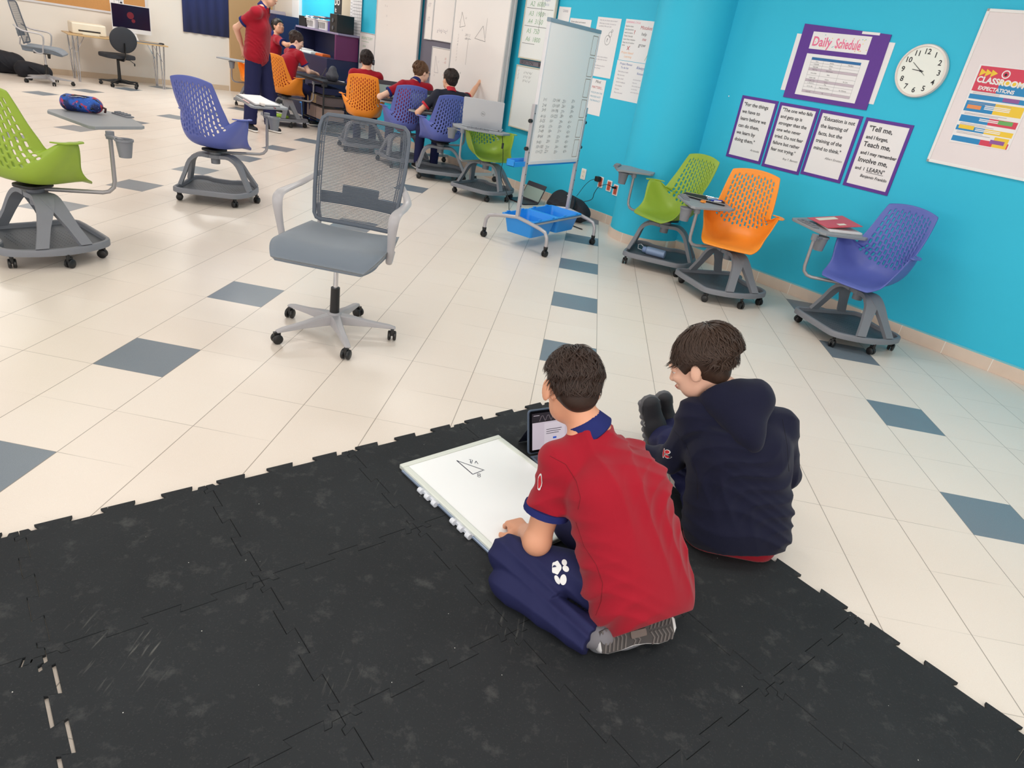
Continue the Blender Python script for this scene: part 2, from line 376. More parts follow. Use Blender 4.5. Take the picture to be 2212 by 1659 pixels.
# ------------------------------------------------------------ classroom chairs with tablet arms
def catmull(P, n):
    """resample control rows (arrays) at n+1 parameters"""
    P = np.array(P, float); m = len(P)-1; out = []
    for k in range(n+1):
        t = m*k/n; i = min(int(t), m-1); f = t-i
        p0, p1, p2, p3 = P[max(i-1,0)], P[i], P[i+1], P[min(i+2,m)]
        out.append(.5*((2*p1)+(-p0+p2)*f+(2*p0-5*p1+4*p2-p3)*f*f+(-p0+3*p1-3*p2+p3)*f**3))
    return np.array(out)
def shell_mesh():
    # rows: centre x,z ; edge x,y,z ; exponent
    R = [(-.278,.982,-.262,.190,.965,2.2),(-.266,.90,-.228,.203,.89,2.2),(-.252,.80,-.185,.213,.80,2.2),(-.240,.72,-.142,.219,.73,2.3),
         (-.230,.64,-.096,.224,.664,2.6),(-.216,.57,-.072,.258,.690,3.0),(-.190,.51,-.040,.288,.708,3.4),(-.150,.468,.010,.298,.708,3.8),
         (-.09,.446,.054,.288,.694,4.2),(-.02,.436,.078,.270,.62,4.4),(.06,.431,.10,.244,.54,4.4),(.14,.434,.145,.232,.475,4),(.20,.438,.20,.215,.446,3),(.245,.424,.232,.188,.426,2)]
    # arc-length-ish parameter: slots live between v0 and v1
    us = []
    # column boundaries: margin, (rib, slot)*11, rib, margin
    b = [-1,-.90]; w_ = 1.74/(13*2+1); x = -.86
    b = [-1.0,-.93]; 
    for k in range(28): b.append(-.87+w_*(k+(.12 if k % 2 else -.12)))
    b += [.93, 1.0]; us = b                                        # cells: 0,1 margins; then alternating rib/slot
    C = np.array(R)
    fine = catmull(C, 400)
    L = np.r_[0, np.cumsum(np.hypot(np.diff(fine[:,0]), np.diff(fine[:,1])))]
    tot = L[-1]
    top = .035; per = .0475; nper = 9; vs = [0, .018, top]
    q = per/4
    for k in range(nper*4): vs.append(top+q*(k+1))
    e = vs[-1]
    while vs[-1] < tot-.02: vs.append(vs[-1]+.03)
    vs[-1] = tot
    rows = [[np.interp(v, L, fine[:,c]) for c in range(6)] for v in vs]
    V = []; Fc = []; nu = len(us)
    for r_, v in zip(rows, vs):
        cx, cz, ex, ey, ez, p = r_
        for u in us:
            t = abs(u)**p; sg = 1 if u > 0 else -1
            crown = .012*(1-u*u) if v < .05 else 0
            V.append((cx+(ex-cx)*t, ey*u*(1 if v < .42 else (.92+.08*abs(u))), cz+(ez-cz)*t+crown*(1-v/.05)))
    g = [.30, .20, .30, .20]
    for i in range(len(vs)-1):
        for j in range(nu-1):
            hole = False
            if 3 <= i+1 and i-2 >= 0 and i-2 < nper*4 and 2 <= j <= 28:
                c = (i-2) % 4; k = j-2
                if k % 2 == 1:
                    sl = k//2
                    hole = (c != 0) if sl % 2 == 0 else (c != 2)
                    if i-2 == 0 and sl % 2 == 0: hole = False
                    if i-2 >= nper*4-1: hole = False
                    if sl % 2 == 1 and i-2 >= nper*4-1: hole = False
            if not hole: Fc.append((i*nu+j, i*nu+j+1, (i+1)*nu+j+1, (i+1)*nu+j))
    mb = MB(); mb.v = V; mb.f = Fc; mb.mi = [0]*len(Fc); return mb
CHAIR_COL = {'green': (152,180,62), 'orange': (250,150,46), 'blue': (94,106,182)}
plastic = {k: M(k+' chair plastic', v, .42, spec=.45, bump=.12, bscale=500) for k, v in CHAIR_COL.items()}
gm = M('grey chair plastic', (128,130,137), .5, spec=.4, bump=.2, bscale=400)
gmd = M('dark tray plastic', (84,88,95), .6, bump=.2, bscale=400)
tubem = M('grey lacquered tube', (158,155,158), .32, metal=.35)
blk = M('black plastic', (26,26,28), .4)
tabm = M('grey tablet top', (150,153,158), .5, bump=.15, bscale=500)
_shell = None
def make_shell(par, colour):
    global _shell
    if _shell is None:
        o = OBJ('seat_shell', shell_mesh(), plastic[colour], None, smooth=True); o.parent = par
        s = o.modifiers.new('sub', 'SUBSURF'); s.levels = s.render_levels = 1; s.boundary_smooth = 'ALL'
        k = o.modifiers.new('sol', 'SOLIDIFY'); k.thickness = .007; k.offset = 0
        _shell = o; bake(o); 
        for p in o.data.polygons: p.use_smooth = True
        _shell = o.data
        return o
    me = _shell.copy(); me.materials.clear(); me.materials.append(plastic[colour])
    o = bpy.data.objects.new('seat_shell', me); COL.objects.link(o); o.parent = par; return o
def tray_outline(notch):
    P = []
    def pol(a, r): P.append((r*cos(radians(a)), r*sin(radians(a))))
    for a, r in ((-20,.350),(0,.346),(20,.350),(36,.362),(44,.372),(51,.372),(57,.36)): pol(a, r)
    # long side + (57 -> 124)
    a, b = (.36*cos(radians(57)), .36*sin(radians(57))), (.378*cos(radians(124)), .378*sin(radians(124)))
    def side(a, b, n):
        L = sqrt((b[0]-a[0])**2+(b[1]-a[1])**2); d = ((b[0]-a[0])/L, (b[1]-a[1])/L); nn = (-d[1], d[0])
        if n:
            for t, o in ((.12,-.002),(.22,.012),(.30,.045),(.38,.056),(.62,.056),(.72,.045),(.80,.012),(.88,-.002)):
                P.append((a[0]+d[0]*L*t+nn[0]*o, a[1]+d[1]*L*t+nn[1]*o))
    side(a, b, notch > 0)
    for q_ in ((124,.378),(132,.385),(139,.374)): pol(*q_)
    for q_ in ((180,.272),): pol(*q_)
    for q_ in ((-139,.374),(-132,.385),(-124,.378)): pol(*q_)
    side((.378*cos(radians(-124)), .378*sin(radians(-124))), (.36*cos(radians(-57)), .36*sin(radians(-57))), notch < 0)
    for q_ in ((-57,.36),(-51,.372),(-44,.372),(-36,.362)): pol(*q_)
    # round off with one chaikin pass
    Q = []
    for i in range(len(P)):
        p, n = P[i], P[(i+1) % len(P)]
        Q += [(p[0]*.8+n[0]*.2, p[1]*.8+n[1]*.2), (p[0]*.2+n[0]*.8, p[1]*.2+n[1]*.8)]
    return Q
def offset_poly(P, d):
    n = len(P); Q = []
    for i in range(n):
        a, b, c = Vector(P[i-1]), Vector(P[i]), Vector(P[(i+1) % n])
        t = (c-a).normalized(); Q.append((b.x-t.y*d, b.y+t.x*d))
    return Q
def add_caster(mb, x, y, r=.028, ang=0, w=.045):
    d = Vector((cos(ang), sin(ang), 0)); s_ = Vector((-sin(ang), cos(ang), 0)); c = Vector((x, y, r))
    for k in (-1, 1):
        mb.lathe([(0,-.009),(r*.8,-.009),(r,-.005),(r,.005),(r*.8,.009),(0,.009)], c+s_*k*w*.28, 18, axis=s_)
    mb.box(c+Vector((0,0,r*.75)), (r*1.3, w*.35, r*1.3), Matrix.Rotation(ang, 3, 'Z'))
    return mb
def strut(mb, a0, a1, zt=.362):
    """curved flat leg from the hub (angle a0) to the tray rim (angle a1)"""
    p0 = Vector((.05*cos(a0), .05*sin(a0), zt)); p3 = Vector((.33*cos(a1), .33*sin(a1), .12))
    if abs(abs((a1+pi) % (2*pi)-pi)) > pi/2: p3 = Vector((.287*cos(a1), .287*sin(a1), .12))
    p1 = Vector((.13*cos(a0), .13*sin(a0), zt+.002)); am = a0*.75+a1*.25; p2 = Vector((.20*cos(am), .20*sin(am), .315))
    P = [tuple(p0), tuple(p1), tuple(p2), tuple(p2.lerp(p3, .5)), tuple(p3)]
    C = catmull(P, 12); tang = Vector((-sin(a0), cos(a0), 0))
    rad = Vector((cos(a0), sin(a0), 0)); n = len(C); vs = []
    for i, c in enumerate(C):
        c = Vector(c); t = Vector(C[min(i+1,n-1)])-Vector(C[max(i-1,0)]); nr = t.cross(tang).normalized()
        w_ = .045 if i < 4 else .030
        w_ = .070-.026*min(1, max(0, i-4)/5)
        for sx, sn in ((-1,-1),(1,-1),(1,1),(-1,1)): vs.append(c+tang*(w_*sx)*.75+nr*(.014*sn))
    fs = [(i*4+j, i*4+(j+1) % 4, i*4+4+(j+1) % 4, i*4+4+j) for i in range(n-1) for j in range(4)]+[(3,2,1,0), tuple((n-1)*4+j for j in range(4))]
    mb.add(vs, fs)
_base = {}
def make_base(par, yaw, notch, cast_seed):
    e = bpy.data.objects.new('base', None)
    key = notch
    if key not in _base:
        O = tray_outline(notch); I = offset_poly(O, .026)
        mb = MB(); n = len(O)
        prof = [(0,.082),(0,.112),(.004,.120),(.020,.122),(.026,.116),(.026,.088)]
        rings = [offset_poly(O, d) for d, z in prof]
        vs = [(x, y, z) for (d, z), rg in zip(prof, rings) for x, y in rg]
        m = len(prof); fs = [(i*n+j, i*n+(j+1) % n, ((i+1) % m)*n+(j+1) % n, ((i+1) % m)*n+j) for i in range(m) for j in range(n)]
        mb.add(vs, fs)
        for s_ in (-1, 1):
            strut(mb, radians(6*s_), radians(21*s_)); strut(mb, pi+radians(6*s_), pi+radians(26*s_))
        mb.prism([(.085*cos(t*pi/12), .062*sin(t*pi/12)) for t in range(24)], .348, .376)
        fl_ = MB(); fl_.prism(offset_poly(O, .02), .084, .092)
        dots = MB()
        for i in range(-7, 8):
            for j in range(-7, 8):
                x, y = i*.026+(j % 2)*.013, j*.024
                if .05 < sqrt(x*x+y*y) < .2: dots.cyl((x,y,.0915),(x,y,.0932),.0022,n=6)
        hub = MB(); hub.cyl((0,0,.30),(0,0,.352),.036,.038,24)
        _base[key] = [OBJ('arch_base', mb, gm, None, smooth='auto', weld=False), OBJ('storage_tray', fl_, gmd, None), OBJ('hub_cap', hub, gm, None, smooth='auto'), OBJ('tray_dots', dots, blk, None)]
        src = _base[key]; new = src
        _base[key] = [o.data for o in src]; mods = True
        for o in src: bpy.data.objects.remove(o)
    R = Matrix.Rotation(yaw, 4, 'Z')
    tray = None
    for nm, me in zip(('arch_base','storage_tray','hub_cap','tray_dots'), _base[key]):
        o = bpy.data.objects.new(nm, me); COL.objects.link(o)
        if nm in ('arch_base','hub_cap'):
            m = o.modifiers.new('split', 'EDGE_SPLIT'); m.split_angle = radians(40)
        if nm == 'tray_dots': o.parent = tray; o['kind'] = 'stuff'
        else: o.parent = par; o.matrix_local = R
        if nm == 'storage_tray': tray = o
    rr = random.Random(cast_seed)
    for a in (0, 48.5, -48.5, 138, -138):
        mb = MB(); t = radians(a)+yaw; x, y = .334*cos(t), .334*sin(t)
        ph = rr.uniform(0, 2*pi)
        add_caster(mb, x+.010*cos(ph), y+.010*sin(ph), .027, ph); mb.cyl((x,y,.055),(x,y,.085),.011,n=10)
        OBJ('caster', mb, blk, par, smooth='auto')
def world2(c, yaw, x, y): return (c[0]+cos(yaw)*x-sin(yaw)*y, c[1]+sin(yaw)*x+cos(yaw)*y)
def node_chair(colour, c, yaw, base_yaw, notch, label, arm=None, table=None, ztab=.76, cup=None, tray=None, seed=1, group='castered chairs with tablet arms', name='tablet_arm_chair'):
    """arm: world xy of the upright; table: world polygon; cup: world xy of the cup holder; tray: world xy,angle,len of the pencil rack"""
    yaw = radians(yaw); t = thing(name, label, 'chair', (c[0], c[1], 0), 0, group, world=True)
    e = bpy.data.objects.new
    sh = make_shell(t, colour); sh.matrix_local = Matrix.Rotation(yaw, 4, 'Z')
    for s_ in (1, -1):                                             # small ledges on the wings
        mb = MB(); P = [(-.085,.230),(-.05,.272),(.0,.294),(.045,.294),(.062,.286),(.075,.304),(.062,.325),(.01,.332),(-.045,.312),(-.075,.280)]
        if s_ < 0: P = [(x, -y) for x, y in P][::-1]
        mb.prism(P, .6995, .7085); ro = OBJ('armrest', mb, plastic[colour], None, bevel=.003)
        ro.parent = t; ro.matrix_local = Matrix.Rotation(yaw, 4, 'Z')
    mb = MB(); mb.prism(rrect(.19,.16,.05,cx=-.01), .408, .426); ro = OBJ('seat_plate', mb, blk, t, bevel=.004); 
    ro.data.transform(Matrix.Translation((c[0],c[1],0))); ro.matrix_local = Matrix.Rotation(yaw, 4, 'Z')
    mb = MB(); mb.lathe([(.040,.366),(.046,.372),(.050,.405),(.05,.412)], (0,0,0), 24)
    ro = OBJ('swivel_hub', mb, gm, t, smooth='auto'); ro.data.transform(Matrix.Translation((c[0],c[1],0)))
    n0 = len(bpy.data.objects)
    # base (local coordinates)
    t2 = t; w_ = tuple(t.get('_w')); t['_w'] = (0,0,0); make_base(t, radians(base_yaw), notch, seed); t['_w'] = w_
    if arm is not None:
        ax, ay = arm; d = Vector((ax-c[0], ay-c[1], 0)); L = d.length; d.normalize(); c3 = Vector((c[0], c[1], 0)); zr = .392
        path = [c3+d*.045+VZ*zr, c3+d*(L-.07)+VZ*(zr-.006), c3+d*(L-.035)+VZ*(zr+.002), c3+d*(L-.008)+VZ*(zr+.028), c3+d*L+VZ*(zr+.065), c3+d*L+VZ*(ztab-.05)]
        OBJ('tablet_arm', MB().tube(path, .0125, 12), tubem, t, smooth='auto')
        br = MB(); br.cyl(c3+d*L+VZ*(ztab-.06), c3+d*L+VZ*(ztab-.016), .024, .024, 16)
        cx, cy = cup if cup else (ax+d.x*.09, ay+d.y*.09)
        cv = Vector((cx, cy, 0))
        br.obox(c3+d*L+VZ*(ztab-.045), (cv-(c3+d*L)), Vector((0,0,.012)), (cv-(c3+d*L)).normalized().cross(VZ)*.03)
        OBJ('tablet_bracket', br, gm, t, smooth='auto')
        cu = MB(); z1 = ztab-.032; cu.lathe([(.034,z1-.105),(.047,z1-.012),(.052,z1-.012),(.052,z1),(.046,z1),(.044,z1-.008),(.031,z1-.1),(0,z1-.1)], cv, 24)
        OBJ('cup_holder', cu, gm, t, smooth='auto')
    if table:
        P = [tuple(p) for p in table]; ar = sum(P[i][0]*P[(i+1) % len(P)][1]-P[(i+1) % len(P)][0]*P[i][1] for i in range(len(P)))
        if ar < 0: P = P[::-1]
        Q = []
        for i in range(len(P)):
            p, n = P[i], P[(i+1) % len(P)]
            Q += [(p[0]*.93+n[0]*.07, p[1]*.93+n[1]*.07), (p[0]*.07+n[0]*.93, p[1]*.07+n[1]*.93)]
        tb = OBJ('tablet_top', MB().prism(Q, ztab-.020, ztab), tabm, t, bevel=.004)
        if tray:
            tx, ty, ta, tl = tray; mb = MB(); R3 = Matrix.Rotation(radians(ta), 3, 'Z')
            mb.box((tx,ty,ztab+.004), (tl,.05,.010), R3)
            for k in range(4):
                o_ = R3 @ Vector(((k-1.5)*tl*.2, 0, 0)); mb.box((tx+o_.x, ty+o_.y, ztab+.013), (.012,.046,.014), R3)
            r_ = OBJ('pencil_rack', mb, gm, tb, bevel=.004)
            # the rack is a child of the top: undo nothing, same origin
    return t
# chairs, placed by floor position; yaw = direction the sitter faces
node_chair('green', (-3.139,-2.093), 83.3, -31, -1, 'lime green slotted chair with a printed pencil pouch on its tablet, cut by left edge',
  arm=(-2.796,-1.857), cup=(-2.66,-1.93), ztab=.77, table=[(-3.394,-1.617),(-2.884,-1.893),(-2.741,-1.585),(-2.994,-1.348),(-3.184,-1.268),(-3.322,-1.236)], tray=(-3.05,-1.345,-25,.18), seed=3)
node_chair('blue', (-3.079,-.107), 81, 12, 1, 'periwinkle blue slotted chair left of the grey office chair, notebook on its tablet',
  arm=(-2.779,.243), cup=(-2.68,.17), ztab=.755, table=[(-3.45,.983),(-2.98,.376),(-2.768,.695),(-3.045,.992),(-3.312,1.23)], seed=4)
node_chair('green', (.864,.365), -144, -14, 1, 'lime green slotted chair by the round column with a bottle on its base tray',
  arm=(.527,.789), cup=(.43,.82), ztab=.725, table=[(.335,.93),(.387,1.10),(.754,1.12),(.70,.80),(.36,.70)], tray=(.361,.93,78,.18), seed=5)
node_chair('orange', (1.342,-.245), -109.2, -67, 1, 'orange slotted chair by the teal wall with an open black pencil case on its tablet',
  arm=(.979,-.379), cup=(.90,-.35), ztab=.697, table=[(.85,-.02),(.92,.10),(1.25,.05),(1.283,-.261),(.922,-.465)], tray=(.90,-.10,-86,.22), seed=6)
node_chair('blue', (2.212,-.797), -143.7, -72, 1, 'blue slotted chair nearest the clock wall with a red folder on its tablet',
  arm=(1.796,-.717), cup=(1.87,-.65), ztab=.71, table=[(1.731,-.242),(1.85,-.70),(2.22,-.598),(2.23,-.25),(1.922,-.055)], tray=(1.815,-.42,-78,.26), seed=7)
node_chair('green', (-1.05,2.12), -52, -25, 1, 'lime green slotted chair holding the open silver laptop beside the mobile whiteboard',
  arm=(-1.307,1.80), cup=(-1.43,1.84), ztab=.74, table=[(-1.463,2.02),(-1.40,1.84),(-1.237,1.76),(-.871,1.80),(-.80,1.95),(-.95,2.14),(-1.40,2.16)], tray=(-1.15,1.83,5,.24), seed=8)
node_chair('blue', (-1.723,2.758), 124.9, 15, 1, 'blue slotted chair of the boy writing on the board', arm=(-1.50,3.12), ztab=.72,
  table=[(-2.22,2.95),(-2.02,2.80),(-1.55,3.22),(-1.72,3.48),(-2.05,3.30)], cup=(-1.55,2.62), seed=9)
node_chair('blue', (-2.313,3.226), 117.8, 40, 1, 'blue slotted chair of the boy wearing glasses', arm=(-1.99,3.50), ztab=.72,
  table=[(-2.75,3.50),(-2.5,3.40),(-2.08,3.62),(-2.2,3.92),(-2.6,3.80)], seed=10)
node_chair('orange', (-3.05,3.80), 104, 30, 1, 'orange slotted chair of the boy wearing headphones', arm=(-2.70,4.03), ztab=.72,
  table=[(-3.40,4.10),(-3.15,4.05),(-2.72,4.18),(-2.78,4.46),(-3.25,4.45)], seed=11)
node_chair('orange', (-4.65,4.95), 71.7, -50, 1, 'orange slotted chair of the boy typing at the black desk', arm=(-4.23,5.02), ztab=.70,
  table=[(-4.62,5.24),(-4.30,5.16),(-3.95,5.20),(-3.88,5.46),(-4.50,5.56)], cup=(-4.10,5.12), seed=12)
node_chair('orange', (-5.72,6.25), -75, 60, 1, 'orange slotted chair half hidden behind the standing boy', arm=(-6.02,5.98), ztab=.74,
  table=[(-6.2,5.80),(-5.85,5.72),(-5.6,5.80),(-5.6,6.02),(-6.15,6.05)], cup=(-5.93,5.82), seed=13)

# ------------------------------------------------------------ office chairs
lg = M('light grey nylon', (178,175,178), .38, spec=.5); fab = M('blue grey seat fabric', (112,122,134), .8, bump=.3, bscale=900, sheen=.3)
mesh_m = M('grey back mesh', (88,95,106), .7); chrome = M('chrome', (200,200,205), .12, metal=1)
def five_star(t, c, base, R, m, castm, seed=0, hub=.11, arm_h=.075, w0=.030):
    rr = random.Random(seed); legs = []
    for k, a in enumerate(base):
        a = radians(a); d = Vector((cos(a), sin(a), 0)); s_ = Vector((-sin(a), cos(a), 0)); c3 = Vector((c[0], c[1], 0))
        mb = MB(); vs = []; prof = [(.02,hub+.012,.034,hub-.045),(.08,hub+.006,.027,hub-.045),(.18,hub-.012,.021,hub-.045),(R-.02,arm_h+.008,.019,arm_h-.012),(R+.018,arm_h-.002,.016,arm_h-.014)]
        for r_, zt, w_, zb in prof:
            for sx, z in ((-1,zb),(1,zb),(.8,zt),(-.8,zt)): vs.append(c3+d*r_+s_*(w_*sx)+VZ*z)
        n = len(prof); fs = [(i*4+j, i*4+4+j, i*4+4+(j+1) % 4, i*4+(j+1) % 4) for i in range(n-1) for j in range(4)]+[(0,1,2,3), (n*4-1,n*4-2,n*4-3,n*4-4)]
        mb.add(vs, fs); leg = OBJ('base_leg', mb, m, t, bevel=.005)
        ph = rr.uniform(0, 6.28); cp = c3+d*R; mb = MB(); 
        add_caster(mb, cp.x+.014*cos(ph), cp.y+.014*sin(ph), .027, ph, .052); mb.cyl(cp+VZ*.05, cp+VZ*(arm_h), .007, n=10)
        OBJ('caster', mb, castm, t, smooth='auto')
    mb = MB(); mb.lathe([(.030,hub-.05),(.036,hub-.03),(.038,hub+.012),(.030,hub+.02)], (c[0],c[1],0), 24)
    OBJ('base_hub', mb, m, t, smooth='auto')
def office_chair(label, c, yaw, base, zs=.50, light=True, seed=1, seat_c=None, top=1.095, cast=None):
    t = thing('office_chair', label, 'office chair', (c[0],c[1],0), group=None, world=True)
    five_star(t, c, base, .318, lg, cast or blk, seed)
    c3 = Vector((c[0],c[1],0)); sc = Vector((seat_c[0],seat_c[1],0)) if seat_c else c3
    y = radians(yaw); fx = Vector((cos(y), sin(y), 0)); fy = Vector((-sin(y), cos(y), 0))
    L = lambda x, yy, z: sc+fx*x+fy*yy+VZ*z
    mb = MB(); mb.cyl(c3+VZ*.11, c3+VZ*.27, .026, .024, 20); OBJ('gas_sleeve', mb, blk, t, smooth='auto')
    OBJ('gas_piston', MB().cyl(c3+VZ*.26, c3+VZ*(zs-.05), .013, n=16), chrome, t, smooth='auto')
    mb = MB(); mb.box(L(-.02,0,zs-.055), (.22,.16,.045), Matrix.Rotation(y,3,'Z')); mb.cyl(L(.06,-.02,zs-.06), L(.06,-.02,zs-.135), .026, .018, 10)
    OBJ('tilt_mechanism', mb, blk, t, bevel=.006)
    # seat cushion: rounded pad with waterfall front
    V = []; nu, nv = 28, 28
    def pad(u, v):
        x = -.245+.53*v; wv = .292-.035*(1-v)**2-.05*(max(0,v-.75)/.25)**2
        k = 3.2; n_ = (abs(u)**k+abs(2*v-1)**6)
        yy = u*wv; edge = max(0, 1-abs(u)**5)*max(0, 1-abs(2*v-1)**8)
        zz = zs+.020*edge**.5*1.2-.012*(1-u*u)*(1-(2*v-1)**2)-(.055*max(0,v-.72)/.28*max(0,v-.72)/.28)+.02*abs(u)**3*(1-v)
        return x, yy, zz, edge
    top_v = [[pad(-1+2*i/nu, j/nv) for i in range(nu+1)] for j in range(nv+1)]
    vs = []
    for j in range(nv+1):
        for i in range(nu+1):
            x, yy, zz, e = top_v[j][i]; vs.append(L(x, yy, zz+.005))
    N = (nu+1)*(nv+1)
    for j in range(nv+1):
        for i in range(nu+1):
            x, yy, zz, e = top_v[j][i]; vs.append(L(x*.96, yy*.93, zs-.052+.012*(1-min(1,e*3))-(.03*max(0,j/nv-.72)/.28)))
    fs = []
    for j in range(nv):
        for i in range(nu):
            a = j*(nu+1)+i; fs += [(a,a+1,a+nu+2,a+nu+1)[::-1], (N+a,N+a+1,N+a+nu+2,N+a+nu+1)]
    for j in range(nv):
        a = j*(nu+1); b = a+nu; fs += [(a,a+nu+1,N+a+nu+1,N+a), (b,N+b,N+b+nu+1,b+nu+1)]
    for i in range(nu):
        a = i; b = nv*(nu+1)+i; fs += [(a,N+a,N+a+1,a+1), (b,b+1,N+b+1,N+b)]
    mb = MB().add(vs, fs); o = OBJ('seat', mb, fab, t, smooth=True); s_ = o.modifiers.new('s','SUBSURF'); s_.levels = s_.render_levels = 1
    # back: frame, thin horizontal mesh threads, lumbar pad
    def bk(u, v, off=0):
        """u -1..1 across, v 0 bottom .. 1 top"""
        wv = .235+.03*sin(min(1,v*1.1)*pi*.5)-.012*max(0,v-.8)*5
        x = -.235-.05*v-.10*max(0,v-.25)**1.3+.035*sin(v*pi)*-.6+.035*abs(u)**2.2
        return L(x+off, u*wv, zs+.05+(top-zs-.05)*v)
    def ringpath(k=1.0, n=48):
        P = []
        for (u, v) in [( -1,.06),(-1,.3),(-1,.6),(-1,.88),(-.97,.96),(-.88,.995),(-.5,1.0),(0,1.003),(.5,1.0),(.88,.995),(.97,.96),(1,.88),(1,.6),(1,.3),(1,.06),(.95,.015),(.85,0),(.4,-.005),(0,-.005),(-.4,-.005),(-.85,0),(-.95,.015)]:
            P.append(bk(u*k, v))
        return P
    fr = M('grey back frame', (92,100,112), .6)
    mb = MB(); P = ringpath(.965); n = len(P); mb.tube(P, .011, 8, closed=True, flat=(1.0,.7,tuple(fx)))
    OBJ('back_frame', mb, fr, t, smooth='auto')
    mb = MB(); nr = 70
    for k in range(nr):
        v = .02+.96*k/(nr-1); row = [bk(-.94+1.88*i/12, v) for i in range(13)]
        hw = .0022; vs = []
        for p in row: vs += [p+VZ*hw, p-VZ*hw]
        mb.add(vs, [(2*i,2*i+1,2*i+3,2*i+2) for i in range(12)])
    for k in (-.93,-.885,-.84,.84,.885,.93):
        pts = [bk(k, .02+.96*i/14) for i in range(15)]; vs = []
        for p in pts: vs += [p+fy*.0036, p-fy*.0036]
        mb.add(vs, [(2*i,2*i+1,2*i+3,2*i+2) for i in range(14)])
    OBJ('mesh_back', mb, mesh_m, t)
    mb = MB(); 
    def plate(u0, u1, v0, v1, off, th):
        nu_ = 10; vs = []
        for o_ in (off, off-th):
            for v in (v0, (v0+v1)/2, v1):
                for i in range(nu_+1): vs.append(bk(u0+(u1-u0)*i/nu_, v, o_))
        m1 = nu_+1; N = 3*m1; fs = []
        for r in range(2):
            for i in range(nu_): a = r*m1+i; fs += [(a,a+1,a+m1+1,a+m1), (N+a,N+a+m1,N+a+m1+1,N+a+1)]
        for i in range(nu_): fs += [(i,N+i,N+i+1,i+1), (2*m1+i,2*m1+i+1,N+2*m1+i+1,N+2*m1+i)]
        for r in range(2): a = r*m1; fs += [(a,a+m1,N+a+m1,N+a), (a+nu_,N+a+nu_,N+a+m1+nu_,a+m1+nu_)]
        mb.add(vs, fs)
    plate(-.88,.88,.155,.27,-.030,.010); plate(-.42,.42,.25,.35,-.030,.010)
    OBJ('lumbar_pad', mb, fab, t, bevel=.004)
    mb = MB(); plate(-.35,.30,.70,.80,-.045,.012); plate(-.20,.38,.80,.93,-.045,.008) if False else None
    mb = MB()
    for s_ in (-1,1):
        mb.tube([L(-.18,.20*s_,zs-.03), L(-.26,.215*s_,zs+.04), bk(.93*s_,.14,-.02)], .012, 8)
    OBJ('back_bracket', mb, lg, t, smooth='auto')
    for s_ in (-1,1):
        Y = .285*s_; pts = [(-.30,.235,.29),(-.20,.30,.235),(-.08,.315,.222),(.02,.315,.215),(.062,.312,.19),(.066,.308,.13),(.045,.300,.02),(.03,.290,-.045),(-.03,.278,-.055),(-.09,.272,-.02)]
        P = [L(x, yy*s_, zs+z*1.0) for x, yy, z in pts]
        mb = MB(); C = catmull([tuple(p) for p in P], 40); wd = [np.interp(i/40, [0,.12,.3,.5,.62,.75,1],[.014,.022,.030,.028,.021,.018,.014]) for i in range(41)]
        vs = []; n = len(C)
        for i, cpt in enumerate(C):
            cpt = Vector(cpt); tg = (Vector(C[min(i+1,n-1)])-Vector(C[max(i-1,0)])).normalized(); nn = tg.cross(fy).normalized(); ss = tg.cross(nn).normalized()
            for j in range(10):
                a = 2*pi*j/10; vs.append(cpt+ss*(wd[i]*cos(a))+nn*(.0105*sin(a)))
        mb.add(vs, [(i*10+j, i*10+(j+1) % 10, i*10+10+(j+1) % 10, i*10+10+j) for i in range(n-1) for j in range(10)]+[tuple(range(10))[::-1], tuple((n-1)*10+j for j in range(10))])
        OBJ('armrest', mb, lg, t, smooth='auto')
    return t
office_chair('grey mesh-back office chair with light grey arms alone mid-floor', (-1.151,-2.482), -92, (-130,-58,14,86,158), seat_c=(-1.165,-2.42), seed=5)
office_chair('grey mesh-back office chair at the left wall beside the dark bags', (-8.45,4.85), 28, (-110,-38,34,106,178), seat_c=(-8.45,4.85), seed=9)
# dark task chair at the writing desk
def task_chair():
    c = (-8.02,5.98); t = thing('task_chair', 'black round-back task chair at the desk with the computer', 'office chair', (c[0],c[1],0), world=True)
    bkm = M('black task fabric', (46,48,54), .8); c3 = Vector((c[0],c[1],0))
    five_star(t, c, (-80,-8,64,136,208), .30, blk, blk, 4, hub=.10, arm_h=.075)
    OBJ('gas_column', MB().cyl(c3+VZ*.1, c3+VZ*.43, .028, .022, 16), blk, t, smooth='auto')
    y = radians(150); fx = Vector((cos(y),sin(y),0)); fy = Vector((-sin(y),cos(y),0))
    mb = MB(); R = Matrix.Rotation(y,3,'Z'); mb.prism(rrect(.47,.48,.13,6), -.035, .03, X=lambda a,b,z: c3+fx*(a+.02)+fy*b+VZ*(.475+z))
    OBJ('seat', mb, bkm, t, bevel=.02, seg=3)
    mb = MB(); mb.ell(c3-fx*.24+VZ*.74, (.035,.225,.20), R, 28, 16); OBJ('backrest', mb, bkm, t, smooth=True)
    mb = MB(); mb.tube([c3-fx*.02+VZ*.43, c3-fx*.22+VZ*.43, c3-fx*.275+VZ*.50, c3-fx*.27+VZ*.7], .02, 8, flat=(1.6,.5,tuple(fx))); OBJ('back_bar', mb, blk, t, smooth='auto')
    mb = MB(); mb.tube([c3+fy*.02+VZ*.43, c3-fy*.20+VZ*.42, c3-fy*.27+VZ*.37], .006, 6); mb.ell(c3-fy*.275+VZ*.355, (.012,.012,.025)); OBJ('lever', mb, blk, t, smooth='auto')
task_chair()
